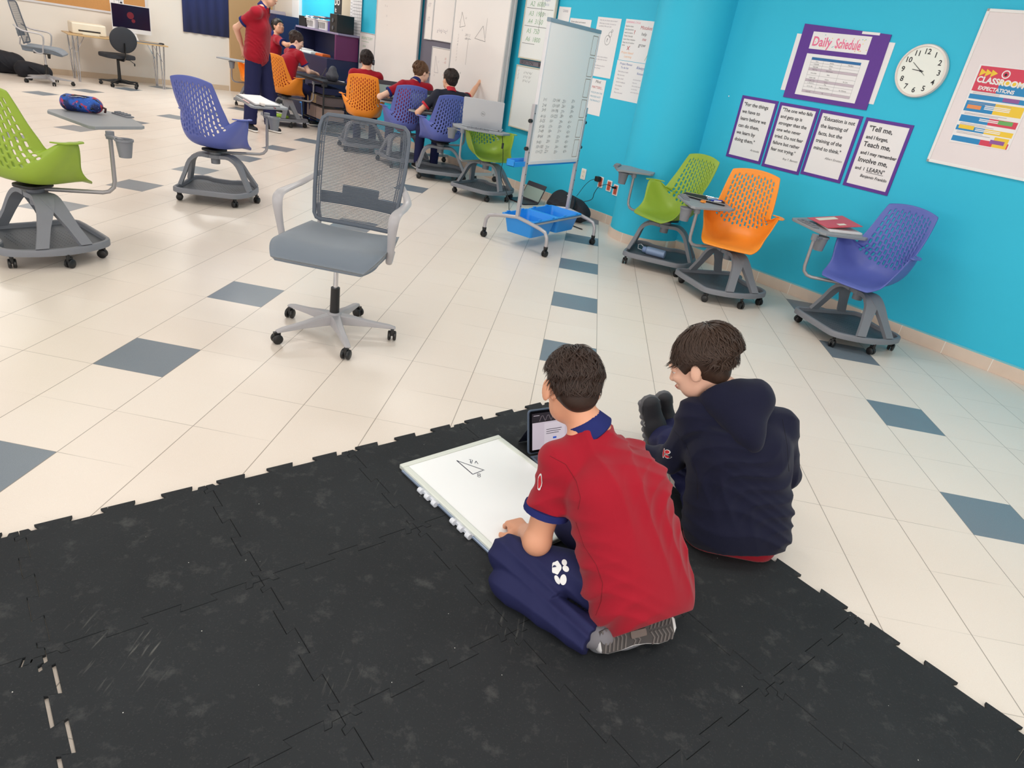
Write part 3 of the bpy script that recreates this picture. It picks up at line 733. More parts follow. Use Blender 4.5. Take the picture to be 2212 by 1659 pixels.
# ------------------------------------------------------------ things on the teal wall
paper = M('white paper', (246,242,242), .6); purple = M('purple card', (98,52,150), .55, var=.06, vscale=30)
ink = M('black ink', (38,36,42), .6); white = M('white gloss', (244,240,238), .3, spec=.5); alu = M('aluminium', (196,198,200), .35, metal=.6)
X = XR(WB)
def panel(name, X, x0, y0, x1, y1, d0, d1, m, parent=None, skew=0, bevel=0):
    """thin board on plane X; skew shifts the lower edge sideways"""
    P = [(x0+skew,y0),(x1+skew,y0),(x1,y1),(x0,y1)]
    return OBJ(name, MB().prism(P, d0, d1, X=X), m, parent, bevel=bevel)
quotes = [
 ((.303,.982,.672,1.508), ['"For the things','we have to','learn before we','can do them,','we learn by','doing them."'], 'Aristotle', .0415, .045, 'poster that reads For the things we have to learn, leftmost of four'),
 ((.690,.975,1.058,1.506), ['"The one who falls','and gets up is','stronger than the','one who never','tried. Do not fear','failure but rather','fear not trying."'], 'Roy T. Bennett', .0375, .030, 'poster that reads The one who falls and gets up is stronger'),
 ((1.071,.990,1.432,1.505), ['"Education is not','the learning of','facts, but the','training of the','mind to think."'], 'Albert Einstein', .0400, .040, 'poster that reads Education is not the learning of facts'),
 ((1.458,.986,1.828,1.505), None, None, 0, 0, 'poster that reads Tell me and I forget, right end of the row')]
for (x0,z0,x1,z1), lines, sig, sz, top, lab in quotes:
    t = thing('quote_poster', 'purple edged '+lab, 'poster', X((x0+x1)/2,z0,0), group='purple framed quote posters', world=True)
    mb = MB(); e = .024
    for q in ((x0,z0,x1,z0+e),(x0,z1-e,x1,z1),(x0,z0+e,x0+e,z1-e),(x1-e,z0+e,x1,z1-e)): mb.prism([(q[0],q[1]),(q[2],q[1]),(q[2],q[3]),(q[0],q[3])], .001, .006, X=X)
    OBJ('border', mb, purple, t); OBJ('sheet', MB().prism([(x0+e,z0+e),(x1-e,z0+e),(x1-e,z1-e),(x0+e,z1-e)], .001, .004, X=X), paper, t)
    mb = MB()
    if lines:
        for k, s in enumerate(lines): text_into(mb, X, s, x0+.042, z1-top-.035-k*sz*1.42, sz, d=.0055, thin=.0006)
        text_into(mb, X, sig, x1-.045, z1-top-.035-len(lines)*sz*1.42-.003, sz*.62, 'RIGHT', d=.0045, shear=.2)
    else:
        y = z1-.088
        for s, a, dx in (('"Tell me,',.052,0),('and I forget,',.036,0),('Teach me,',.052,0),('and I may remember',.034,0),('Involve me,',.052,0)):
            text_into(mb, X, s, x0+.05+dx, y, a, d=.0055, thin=.0008); y -= .058
        text_into(mb, X, 'and  I', x0+.05, y, .034, d=.0055, thin=.0006); text_into(mb, X, 'LEARN"', x0+.145, y, .042, d=.0055, thin=.0006); quad(mb, X, x0+.145, y-.010, x0+.285, y-.007, .0056)
        text_into(mb, X, 'Benjamin Franklin', x1-.045, y-.05, .030, 'RIGHT', d=.0055, shear=.2, thin=.0004)
    OBJ('lettering', mb, ink, t)
# daily schedule board
t = thing('schedule_board', 'purple Daily Schedule board above the quote posters', 'notice board', X(1.07,1.55,0), world=True)
panel('backing_card', X, .655, 1.60, 1.475, 2.03, .001, .004, paper, t)
OBJ('purple_card', MB().prism([(.700,1.548),(1.437,1.552),(1.428,2.080),(.700,2.105)], .004, .009, X=X), purple, t)
s1 = panel('title_sheet', X, .80, 1.93, 1.29, 2.055, .009, .011, paper, t)
mb = MB(); text_into(mb, X, 'Daily', .815, 1.955, .095, d=.0115, thin=.002, sx=.85); text_into(mb, X, 'Schedule', 1.015, 1.955, .095, d=.0115, thin=.002, sx=.62)
OBJ('title_lettering', mb, M('pink marker', (242,120,158), .6), s1)
mb = MB(); rr = random.Random(4)
for k in range(34): disc(mb, X, rr.uniform(.81,1.28), rr.uniform(1.94,2.045), .004, .0113, k % 3, 5)
OBJ('sticker_dots', mb, [M('yellow dot',(250,214,80)), M('teal dot',(90,190,190)), M('orange dot',(240,150,90))], s1)
s2 = panel('timetable_sheet', X, .80, 1.585, 1.33, 1.895, .009, .011, paper, t)
mb = MB(); quad(mb, X, .855, 1.852, 1.275, 1.872, .0115, 0)
for z in (1.775, 1.693, 1.610): quad(mb, X, .855, z, 1.275, z+.018, .0114, 1)
for z in (1.852,1.833,1.813,1.793,1.775,1.74,1.711,1.693,1.675,1.650,1.628,1.610): quad(mb, X, .855, z, 1.275, z+.0012, .0116, 2)
for x in (.855,.965,1.12,1.275): quad(mb, X, x, 1.610, x+.0012, 1.852, .0116, 2)
rows = [('Time','Section','Members',1.838),('7:45-8:00','Greet','',1.818),('8:00-9:00','Skills','',1.798),('9:00-9:15','Homeroom','',1.779),('9:15-10:00','Skills','',1.752),('10:00-11:00','Choice','Ms. Sara',1.718),('11:00-11:30','Lunch','',1.697),('11:30-12:15','Play','',1.68),('12:15-1:30','Organize & Reflect','Mr. Whitney',1.655),('1:30-2:00','PE','',1.614)]
for a, b, c, z in rows:
    text_into(mb, X, a, .91, z, .012, 'CENTER', d=.0117, mi=3); text_into(mb, X, b, 1.04, z, .012, 'CENTER', d=.0117, mi=3)
    if c: text_into(mb, X, c, 1.2, z, .012, 'CENTER', d=.0117, mi=3)
OBJ('timetable', mb, [M('blue header',(40,110,170)), M('mauve row',(206,190,200)), M('table rule',(120,115,125)), ink], s2)
panel('tape_piece', X, 1.20, 2.068, 1.34, 2.086, .009, .010, paper, t); 
# wall clock
t = thing('wall_clock', 'round white wall clock showing quarter to ten', 'clock', X(1.737,1.865,0), world=True)
cx, cz = 1.737, 1.865
nrm = -VB
OBJ('case', MB().lathe([(0,0),(.178,0),(.180,.02),(.174,.034),(.162,.036),(.160,.0255)], X(cx,cz,.001), 64, axis=nrm), M('clock case', (240,226,218), .3), t, smooth='auto')
mb = MB(); disc(mb, X, cx, cz, .161, .0275, 0, 64); OBJ('dial', mb, M('clock dial', (246,248,240), .5), t)
mb = MB()
for k in range(1, 13):
    a = pi/2-k*pi/6; text_into(mb, X, str(k), cx+.128*cos(a)*1.0, cz+.128*sin(a)-.016, .050, 'CENTER', d=.0285, thin=.0008)
OBJ('numerals', mb, ink, t)
for nm, a, L_, w_ in (('hour_hand', 176, .062, .006), ('minute_hand', 145, .088, .0045), ('second_hand', -36, .045, .0025)):
    mb = MB(); a = radians(a); d = Vector((cos(a), sin(a))); s_ = Vector((-sin(a), cos(a)))
    P = [(cx-d.x*.02+s_.x*w_/2, cz-d.y*.02+s_.y*w_/2), (cx-d.x*.02-s_.x*w_/2, cz-d.y*.02-s_.y*w_/2), (cx+d.x*L_-s_.x*w_/3, cz+d.y*L_-s_.y*w_/3), (cx+d.x*L_+s_.x*w_/3, cz+d.y*L_+s_.y*w_/3)]
    mb.prism(P, .0290, .0300, X=X); OBJ(nm, mb, ink, t)
mb = MB(); disc(mb, X, cx, cz, .007, .0308); OBJ('hand_cap', mb, ink, t)
# whiteboard at the right edge with the expectations poster
t = thing('wall_whiteboard', 'white wall board cut by the right edge of the photo', 'whiteboard', X(2.6,1.285,0), world=True)
panel('board_face', X, 2.03, 1.30, 3.9, 2.27, .004, .016, M('whiteboard pinkish white', (240,228,228), .22), t)
mb = MB()
for q in ((2.01,1.285,3.92,1.305),(2.01,2.265,3.92,2.285),(2.01,1.285,2.03,2.285),(3.90,1.285,3.92,2.285)): mb.prism([(q[0],q[1]),(q[2],q[1]),(q[2],q[3]),(q[0],q[3])], .001, .022, X=X)
OBJ('board_frame', mb, white, t, bevel=.003)
t = thing('expectations_poster', 'colourful CLASSROOM EXPECTATIONS poster on the right wall board', 'poster', X(2.3,1.44,0), world=True)
OBJ('sheet', MB().prism([(2.108,1.442),(2.49,1.452),(2.485,1.946),(2.103,1.951)], .017, .019, X=X), paper, t)
mb = MB(); d = .0194
quad(mb,X,2.115,1.785,2.478,1.943,d,0); quad(mb,X,2.27,1.785,2.478,1.84,d+.0002,1); quad(mb,X,2.26,1.84,2.478,1.865,d+.0002,2)
for k,(z0,z1,c0,c1) in enumerate(((1.735,1.765,3,1),(1.655,1.722,1,3),(1.585,1.628,1,0),(1.528,1.560,1,2),(1.455,1.490,1,0))):
    quad(mb,X,2.115,z0,2.30,z1,d,c0 if c0 < 3 else 1); quad(mb,X,2.30,z0,2.478,z1,d,c1 if c1 < 3 else 2)
for z,x0,w_,c in ((1.74,2.33,.10,4),(1.672,2.13,.09,5),(1.60,2.36,.09,6),(1.54,2.13,.10,2),(1.475,2.36,.09,4)): quad(mb,X,x0,z,x0+w_,z+.025,d+.0004,c)
quad(mb,X,2.38,1.455,2.47,1.52,d+.0003,2); quad(mb,X,2.42,1.87,2.478,1.93,d+.0003,5)
for k in range(3): mb.add([X(2.125+k*.035,1.878,d+.0004),X(2.165+k*.035,1.905,d+.0004),X(2.125+k*.035,1.925,d+.0004)],[(0,1,2)],2)
disc(mb,X,2.285,1.905,.026,d+.0004,7,24); disc(mb,X,2.285,1.905,.019,d+.0006,0,20); disc(mb,X,2.285,1.903,.010,d+.0008,8,5)
for z in (1.782,1.773,1.764,1.712,1.704,1.643,1.636,1.575,1.567,1.518,1.510): quad(mb,X,2.13,z,2.30+.05*((z*1000) % 3),z+.0025,d+.0005,9)
for z in (1.70,1.69,1.68,1.615,1.605,1.55,1.54): quad(mb,X,2.24,z-.002,2.40,z+.004,d+.0003,7)
OBJ('poster_print', mb, [M('poster red',(222,66,92)), M('poster blue',(36,140,200)), M('poster yellow',(250,208,60)), paper, M('poster violet',(150,90,160)), M('poster orange',(240,150,90)), M('poster green',(110,180,100)), paper, ink, M('poster grey',(170,160,165))], t)
mb = MB(); text_into(mb, X, 'CLASSROOM', 2.122, 1.842, .052, d=d+.0012, thin=.002, rot=-.03, sx=.98); text_into(mb, X, 'EXPECTATIONS', 2.150, 1.797, .032, d=d+.0012, thin=.0012, rot=-.02)
OBJ('lettering', mb, paper, t)
# hand written posters between the column and the mobile board
def hand_poster(name_label, x0, z0, x1, z1, items, b=WB, extra=None, cat='poster', nm='handwritten_poster'):
    Xp = XR(b); t = thing(nm, name_label, cat, Xp((x0+x1)/2,z0,0), world=True, group='handwritten posters by the column')
    OBJ('sheet', MB().prism([(x0,z0),(x1,z0),(x1,z1),(x0,z1)], .001, .003, X=Xp), paper, t)
    by = {}
    for (s, x, z, size, col, *r) in items:
        mb = by.setdefault(col, MB()); text_into(mb, Xp, s, x, z, size, d=.0035, thin=-.002*0, shear=.15, rot=(r[0] if r else 0))
    if extra:
        for col, fn in extra: fn(by.setdefault(col, MB()), Xp)
    for k, (col, mb) in enumerate(by.items()): OBJ('handwriting', mb, PEN[col], t)
PEN = {'k': M('black marker',(60,56,66),.6), 'g': M('grey pencil',(150,140,155),.6), 'r': M('red marker',(190,50,60),.6), 'p': M('pink marker',(242,120,158),.6), 'o': M('orange marker',(250,190,140),.6), 'n': M('green marker',(110,170,110),.6), 'b': M('blue marker',(60,90,170),.6), 't': M('teal marker',(70,160,190),.6), 'y': M('yellow marker',(245,205,90),.6)}
def q_mark(mb, Xp):
    for r_, cx_, cz_ in ((.040,-1.50,1.80),(.022,-1.475,1.855),(.010,-1.455,1.89)):
        stroke(mb, Xp, [(cx_+r_*cos(k*pi/8), cz_+r_*1.15*sin(k*pi/8)) for k in range(17)], .003, .0036)
    text_into(mb, Xp, '?', -1.512, 1.785, .045, d=.0036, thin=.001)
hand_poster('tall white sheet with a question mark in thought bubbles, third from the column', -1.70, 1.442, -1.355, 2.008,
  [('How do you choose what to learn?', -1.665, 1.975, .018, 'g'), ('What helps me when I am stuck on', -1.665, 1.945, .017, 'g'), ('a problem? Who can I ask?', -1.665, 1.92, .017, 'g'),
   ('We can all be creative thinkers', -1.665, 1.63, .017, 'g'), ('and share ideas when we work', -1.665, 1.605, .017, 'g'), ('together', -1.665, 1.58, .017, 'g'), ('Ask three before you ask me', -1.66, 1.545, .016, 'g'), ('and listen to friends', -1.66, 1.52, .016, 'g')], extra=[('k', q_mark)])
def xtra(mb, Xp):
    stroke(mb, Xp, [(-.93,1.66),(-.905,1.72),(-.90,1.80),(-.895,1.70),(-.875,1.75),(-.88,1.66)], .004, .0036)
def xred(mb, Xp):
    disc(mb, Xp, -1.135, 1.945, .010); stroke(mb, Xp, [(-1.20,1.735),(-1.165,1.775)], .006, .0036); stroke(mb, Xp, [(-1.20,1.77),(-1.17,1.735)], .006, .0036)
    text_into(mb, Xp, '?', -1.15, 1.885, .05, d=.0036, thin=.001)
hand_poster('white poster with Mistakes help me grow in coloured marker, next to the column', -1.292, 1.636, -.860, 2.014,
  [('LEARNING CYCLE', -1.28, 1.98, .024, 'p'), ('Explore ideas', -1.28, 1.945, .020, 'k'), ('Ask Questions', -1.28, 1.915, .020, 'k'), ('work in teams', -1.28, 1.885, .020, 'k'), ('Think Critically', -1.28, 1.855, .020, 'k'),
   ('Learn from mistakes', -1.28, 1.825, .020, 'k'), ('Step out of comfort', -1.28, 1.795, .020, 'k'), ('zone', -1.28, 1.77, .020, 'k'), ('Mistakes', -1.075, 1.935, .045, 'r'), ('help', -1.045, 1.88, .042, 'k'), ('me', -1.02, 1.835, .042, 'r'), ('grow', -1.055, 1.78, .045, 'k'),
   ('Project Based', -1.27, 1.70, .030, 'o'), ('Learning', -1.22, 1.665, .030, 'o')], extra=[('n', xtra), ('r', xred)])
def bul(mb, Xp):
    for k in range(7): disc(mb, Xp, -1.28, 1.53-k*.034, .004)
hand_poster('white poster headed To do list, under the Mistakes help me grow poster', -1.300, 1.262, -.846, 1.632,
  [('Project Planner', -1.255, 1.595, .028, 'b'), ('To do list', -1.235, 1.56, .028, 'b'), ('Always', -1.02, 1.575, .040, 'b'), ('Remember', -.995, 1.525, .030, 'b')]+
  [(s, -1.26, 1.524-k*.034, .019, 'g') for k, s in enumerate(('Read about a topic','Plan the time','Make a draft','Ask for feedback','Fix mistakes','Practice','Share the work'))]+
  [(s, -1.03, 1.47-k*.03, .015, 'g') for k, s in enumerate(('be kind and listen','take turns','clean up your space','try your best','ask for help if you need it'))], extra=[('k', bul)])
def sun(mb, Xp): disc(mb, Xp, -1.455, 1.385, .018); disc(mb, Xp, -1.44, 1.155, .014); quad(mb, Xp, -1.448, 1.115, -1.434, 1.14)
hand_poster('white poster with THE PRODUCT in teal capitals, lowest sheet by the board', -1.70, 1.058, -1.405, 1.42,
  [('Mind', -1.56, 1.38, .04, 'k'), ('MATTERS...', -1.60, 1.325, .034, 'r'), ('FOCUS ON THE', -1.60, 1.275, .024, 't'), ('PROCESS NOT', -1.60, 1.235, .024, 't'), ('THE PRODUCT', -1.60, 1.195, .024, 't')], extra=[('y', sun)])
hand_poster('white sheet with a bold heading half hidden behind the mobile board', -2.13, 1.45, -1.79, 1.97, [('Know about perimeters', -2.11, 1.93, .024, 'k')])
hand_poster('small grey sheet peeking out right of the letter and number board', -2.34, 1.93, -2.145, 2.07, [('Units', -2.27, 2.02, .04, 'g')])
# sockets, left to right
def socket(a, z, m, lab, w_=.075, h_=.118, grp=None):
    t = thing('wall_socket', lab, 'socket', X(a,z,0), world=True, group=grp)
    OBJ('cover_plate', MB().prism(rrect(w_,h_,.008,3,a,z), .001, .009, X=X), white, t, bevel=.002)
    mb = MB().prism(rrect(w_*.62,h_*.78,.006,3,a,z), .009, .012, X=X); r_ = OBJ('receptacle', mb, m, t)
    mb = MB()
    for dz in (-.024,.024):
        for dx in (-.008,.008): quad(mb, X, a+dx-.0015, z+dz-.006, a+dx+.0015, z+dz+.006, .0125)
    OBJ('slots', mb, ink, r_)
red = M('orange red socket', (214,92,66), .4)
socket(-1.474, .43, M('ivory socket',(238,232,214),.4), 'ivory white wall socket, the one right of the blue board tray')
socket(-1.185, .405, red, 'orange red wall socket with the black charger plugged in', grp='orange red sockets')
socket(-1.050, .395, red, 'orange red wall socket with nothing plugged in', grp='orange red sockets')
socket(-.945, .375, red, 'orange red wall socket with a black cable plug, beside the column', grp='orange red sockets')
t = thing('charger', 'black charger with its cable running down to the black bag', 'charger', X(-1.20,.43,0), world=True)
OBJ('charger_body', MB().prism(rrect(.055,.055,.008,3,-1.205,.435), .013, .065, X=X), blk, t, bevel=.004)
def bez(P, n=30): return [tuple(p) for p in catmull([tuple(p) for p in P], n)]
OBJ('cable', MB().tube(bez([X(-1.23,.43,.05), X(-1.27,.40,.09), X(-1.33,.33,.10), X(-1.36,.26,.12), X(-1.35,.21,.17)]), .003, 6), blk, t, smooth=True)
t = thing('power_cable', 'black cable looping from the socket by the column to the bag', 'cable', X(-.945,.38,0), world=True)
OBJ('plug', MB().cyl(X(-.945,.40,.013), X(-.955,.40,.055), .014, .010, 12), blk, t, smooth='auto')
OBJ('cable', MB().tube(bez([X(-.955,.40,.05), X(-1.0,.42,.10), X(-1.08,.38,.13), X(-1.12,.30,.14), X(-1.13,.23,.15), X(-1.18,.19,.22)]), .0035, 6), blk, t, smooth=True)
for k, (a, z) in enumerate(((.70,.78),(.76,.77),(.16,1.48))):
    mb = MB(); disc(mb, X, a, z, .006, .001, 0, 7); o = OBJ('paint_chip', mb, paper, None); tag(o, ['tiny white paint chip on the teal wall above the orange chair','second tiny white paint chip just right of another above the orange chair','tiny white paint chip left of the quote posters'][k], 'paint chip')

# ------------------------------------------------------------ whiteboards along the wall
wbf = M('whiteboard face', (246,240,236), .18, spec=.5, coat=.2); wbf2 = M('whiteboard face cool', (240,242,240), .2); frm = M('board frame', (205,205,206), .35, metal=.3)
def board(nm, lab, x0, z0, x1, z1, b=WB-.03, th=.02, fw=.02, face=None, wr=(), grp=None, tilt=0, fm=None):
    Xp = XR(b); t = thing(nm, lab, 'whiteboard', Xp((x0+x1)/2,z0,0), world=True, group=grp)
    OBJ('board_face', MB().prism([(x0,z0),(x1,z0),(x1,z1),(x0,z1)], 0, th, X=Xp), face or wbf, t)
    mb = MB()
    for q in ((x0-fw,z0-fw,x1+fw,z0),(x0-fw,z1,x1+fw,z1+fw),(x0-fw,z0,x0,z1),(x1,z0,x1+fw,z1)): mb.prism([(q[0],q[1]),(q[2],q[1]),(q[2],q[3]),(q[0],q[3])], -.005, th+.006, X=Xp)
    OBJ('board_frame', mb, fm or frm, t, bevel=.003)
    by = {}
    for it in wr:
        mb = by.setdefault(it[0], MB())
        if it[1] == 'T': text_into(mb, Xp, it[2], it[3], it[4], it[5], d=th+.0006, thin=-.0008, shear=.18)
        else: stroke(mb, Xp, it[2], it[3], th+.0007)
    for col, mb in by.items(): OBJ('handwriting', mb, PEN[col], t)
    return t
board('whiteboard', 'tall clean whiteboard behind the boy with headphones and the boy wearing glasses', -6.43, .62, -5.19, 2.55, b=WB-.05,
  wr=[('g','T','V  x',-6.2,1.85,.05),('g','T','10',-6.15,1.72,.04),('g','T','1',-6.1,1.6,.04)])
struct('trim_7', MB().obox(F(-5.16,WB-.02,0.55), VA*.90, VB*.02, VZ*2.1), M('grey slate panel', (112,108,122), .6))
board('whiteboard', 'narrow whiteboard strip just left of the a2+b2=c2 board', -5.055, 1.525, -4.885, 2.55, b=WB-.02, fw=.012, wr=[('g','T','17',-5.03,1.92,.07),('g','T','12',-5.03,1.75,.07)])
board('whiteboard', 'whiteboard with the formula a2+b2=c2 near its bottom', -4.86, 1.53, -4.30, 2.55, b=WB-.02, fw=.012, wr=[('g','T','a\u00b2+b\u00b2=c\u00b2',-4.75,1.62,.075)])
board('whiteboard', 'small lower whiteboard with a thin triangle and a subtraction, left of the tall board', -4.81, .76, -4.28, 1.43, b=WB-.02, fw=.014,
  wr=[('g','S',[(-4.72,1.33),(-4.72,1.12),(-4.62,1.12),(-4.72,1.33)],.004),('g','T','13',-4.66,1.25,.04),('g','T','15',-4.74,1.07,.04),('r','T','  10\n- 45',-4.52,1.30,.045),('r','T','\u221a4',-4.5,1.10,.05)])
tri = lambda x, z, s: [(x,z),(x+.02*s,z+.16*s),(x+.11*s,z+.02*s),(x,z)]
t = board('mobile_whiteboard', 'tall mobile whiteboard with triangles and sums that the boy writes on', -4.16, .63, -3.02, 2.5, b=WB-.14, th=.025, fw=.022,
  wr=[('k','T','2357',-3.90,2.05,.115),('k','S',tri(-4.02,1.72,1.1),.004),('k','T','10',-3.92,1.82,.035),('k','T','6',-4.05,1.77,.03),('k','T','8',-3.96,1.68,.03),('k','S',[(-3.66,1.62),(-3.51,1.77),(-3.43,1.60),(-3.66,1.62)],.004),('k','S',[(-3.44,1.86),(-3.44,1.64)],.003),
      ('k','T','280 | 2\n 28 | 4',-3.88,1.63,.04),('k','S',[(-3.80,1.60),(-3.80,1.30)],.003),('k','S',[(-3.88,1.60),(-3.74,1.60)],.003),('k','T','1.\n2.\n4.\n8.\n1\n1\n1\n4\n7',-4.04,1.62,.038),('k','T','25\u00b2   x',-4.02,1.18,.05),('k','T','\u221a526',-3.92,.91,.06)])
Xp = XR(WB-.14); mb = MB()
for a in (-4.20,-2.985):
    mb.obox(Xp(a-.018,0.075,-.035), VA*.036, -VB*.03, VZ*2.5)
for a in (-4.20,-2.985): mb.obox(Xp(a-.018,.07,-.12), VA*.036, -VB*.42, VZ*.035)
OBJ('stand_frame', mb, frm, t, bevel=.004)
for a in (-4.20,-2.985):
    for dd in (-.06,.26):
        mb = MB(); p = Xp(a,0,dd); add_caster(mb, p.x, p.y, .030, .4, .05); mb.cyl((p.x,p.y,.05),(p.x,p.y,.075),.01,n=8); OBJ('caster', mb, blk, t, smooth='auto')
board('whiteboard', 'whiteboard listing A3 1900, A4 3150 and A5 750, behind the mobile board', -2.87, 1.505, -2.36, 2.5, b=WB-.03, fw=.016, face=wbf2, fm=M('cream frame',(214,208,190),.5),
  wr=[('n','T',s,-2.80,z,.072) for s, z in (('A1  4250',2.13),('A2  6000',2.045),('A3  1900',1.945),('A4  3150',1.865),('A5  750',1.765),('A6  1800',1.68))]+
     [('k','S',[(-2.85,2.025),(-2.38,2.02)],.004),('k','S',[(-2.85,1.84),(-2.38,1.835)],.004),('k','S',[(-2.85,1.655),(-2.62,1.655)],.004),('k','S',[(-2.585,1.80),(-2.585,2.3)],.004),('b','T','many\npaper\nfacts',-2.55,2.15,.045),('k','T','10%  /',-2.56,1.96,.04)])
board('whiteboard', 'lower whiteboard under the SELECTION strip, left of the mobile board', -2.875, .725, -2.42, 1.40, b=WB-.03, fw=.016, face=wbf2, fm=M('cream frame',(214,208,190),.5),
  wr=[('k','T','c\u00b2=a\u00b2+b\u00b2\na\u00b2=c\u00b2-b\u00b2\nb\u00b2=c\u00b2-a\u00b2',-2.74,1.33,.045),('k','T','1\n2\n3',-2.85,1.34,.04)])
o = OBJ('sign_strip', MB().prism([(-2.88,1.425),(-2.40,1.425),(-2.40,1.480),(-2.88,1.480)], .02, .024, X=X), M('grey strip',(120,114,124),.6), None)
tag(o, 'grey strip reading SELECTION 6 between two small whiteboards', 'sign')
mb = MB(); text_into(mb, X, 'SELECTION', -2.85, 1.435, .045, d=.0245, sx=1.0); text_into(mb, X, '16', -2.53, 1.432, .055, d=.0245, thin=.004); c = OBJ('lettering', mb, ink, None); c.parent = o
# chart and small board further left
t = thing('grid_chart', 'tall white chart ruled in a grid beside the bookcase', 'chart', X(-7.23,1.34,0), world=True)
OBJ('sheet', MB().prism([(-7.43,1.34),(-7.03,1.34),(-7.03,2.5),(-7.43,2.5)], .02, .024, X=X), paper, t)
mb = MB()
for k in range(24): quad(mb, X, -7.34, 1.42+k*.046, -7.03, 1.424+k*.046, .0245)
for k in range(6): quad(mb, X, -7.34+k*.06, 1.42, -7.337+k*.06, 2.5, .0245)
for k in range(22): text_into(mb, X, random.choice(['Ana','Leo','Max','Eva','Tom']), -7.42, 1.43+k*.046, .03, d=.0245)
OBJ('grid_lines', mb, PEN['k'], t)
board('whiteboard', 'small whiteboard with pale green writing behind the boy with headphones', -7.00, .92, -6.48, 1.45, b=WB-.02, fw=.012, wr=[('n','T','BRAINSTORM',-6.96,1.36,.06),('n','T','time',-6.9,1.25,.055),('n','S',[(-6.95,1.33),(-6.7,1.33)],.004)])

# ------------------------------------------------------------ mobile whiteboard on castered stand
P0 = Vector((-.44,.09,0)); DD = Vector((.41,.77,0)).normalized(); NN = Vector((DD.y,-DD.x,0))
Xs = frame(P0, DD, VZ)            # x along the board, y up, normal DD x Z = NN
t = thing('whiteboard_stand', 'double sided mobile whiteboard on a grey tube stand with blue bins', 'whiteboard stand', P0+DD*.43, world=True)
std = M('silver lacquered steel', (186,182,186), .35, metal=.3)
OBJ('board_face', MB().prism([(.03,.735),(.845,.735),(.845,1.80),(.03,1.80)], -.012, .012, X=Xs), M('whiteboard warm face', (255,246,242), .3), t)
mb = MB()
for q in ((.015,.71,.86,.74),(.015,.74,.035,1.80),(.84,.74,.86,1.80)): mb.prism([(q[0],q[1]),(q[2],q[1]),(q[2],q[3]),(q[0],q[3])], -.016, .016, X=Xs)
OBJ('board_frame', mb, M('white frame',(228,226,230),.35), t, bevel=.004)
OBJ('top_rail', MB().prism([(.01,1.795),(.865,1.795),(.865,1.825),(.01,1.825)], -.018, .018, X=Xs), M('blue grey rail',(140,158,172),.4), t, bevel=.004)
for x in (0,.87):
    mb = MB(); mb.prism([(x-.016,.25),(x+.016,.25),(x+.016,1.19),(x-.016,1.19)], -.016, .016, X=Xs); p_ = OBJ('post', mb, std, t, bevel=.004)
    mb = MB()
    for z in (.36,.45,.54,.63,.72,.81,1.12): mb.cyl(Xs(x,z,.0155), Xs(x,z,.0172), .005, n=10)
    OBJ('post_holes', mb, blk, p_)
    for z in (.84,1.06):
        mb = MB(); o_ = -.02 if x == 0 else .02; mb.cyl(Xs(x+o_*.8,z,0), Xs(x+o_*2.0,z,0), .016, n=14); OBJ('clamp_knob', mb, blk, t, smooth='auto')
    for s_ in (-1,1):
        mid = P0+DD*x; foot = mid+NN*(.335*s_)+DD*(-.02 if x == 0 else .02)*0; ft = Vector(foot)
        path = [mid+VZ*.262, mid.lerp(ft,.35)+VZ*.245, mid.lerp(ft,.72)+VZ*.222, mid.lerp(ft,.90)+VZ*.205, mid.lerp(ft,.98)+VZ*.165, ft+VZ*.12, ft+VZ*.085]
        OBJ('foot_tube', MB().tube(path, .016, 10), std, t, smooth='auto')
        mb = MB(); mb.cyl(ft+VZ*.068, ft+VZ*.088, .019, n=14); add_caster(mb, ft.x, ft.y, .027, .9, .045); OBJ('caster', mb, blk, t, smooth='auto')
for z, d_ in ((.235,.17),(.235,-.17)):
    OBJ('cross_rail', MB().tube([Xs(.0,z,d_), Xs(.87,z,d_)], .011, 8), std, t, smooth='auto')
mb = MB(); rr = random.Random(3)
for r in range(11):
    z = 1.215-r*.042
    for k, (x, f) in enumerate(((.09, lambda r: '%d=%d' % (r+1, (r+1)**2)), (.24, lambda r: '%d=%d' % (r+12, (r+12)**2) if r < 4 else '%d=' % (r+12)), (.40, lambda r: '%d=' % (r+25)), (.56, lambda r: '%d=' % (r+37)))):
        text_into(mb, Xs, f(r), x+.01*rr.random(), z+.008*rr.random(), .038, d=.0128, thin=-.0005, shear=.25)
OBJ('handwriting', mb, PEN['k'], t)
mb = MB()
for k in range(6):
    z = 1.62-k*.172; P = [(.745,z),(.835,z),(.835,z+.15),(.745,z+.15),(.745,z)]; stroke(mb, Xs, P, .0045, .0127)
OBJ('drawn_boxes', mb, M('brown marker',(150,120,100),.6), t)
bb = M('bright blue plastic', (40,150,238), .35, spec=.5)
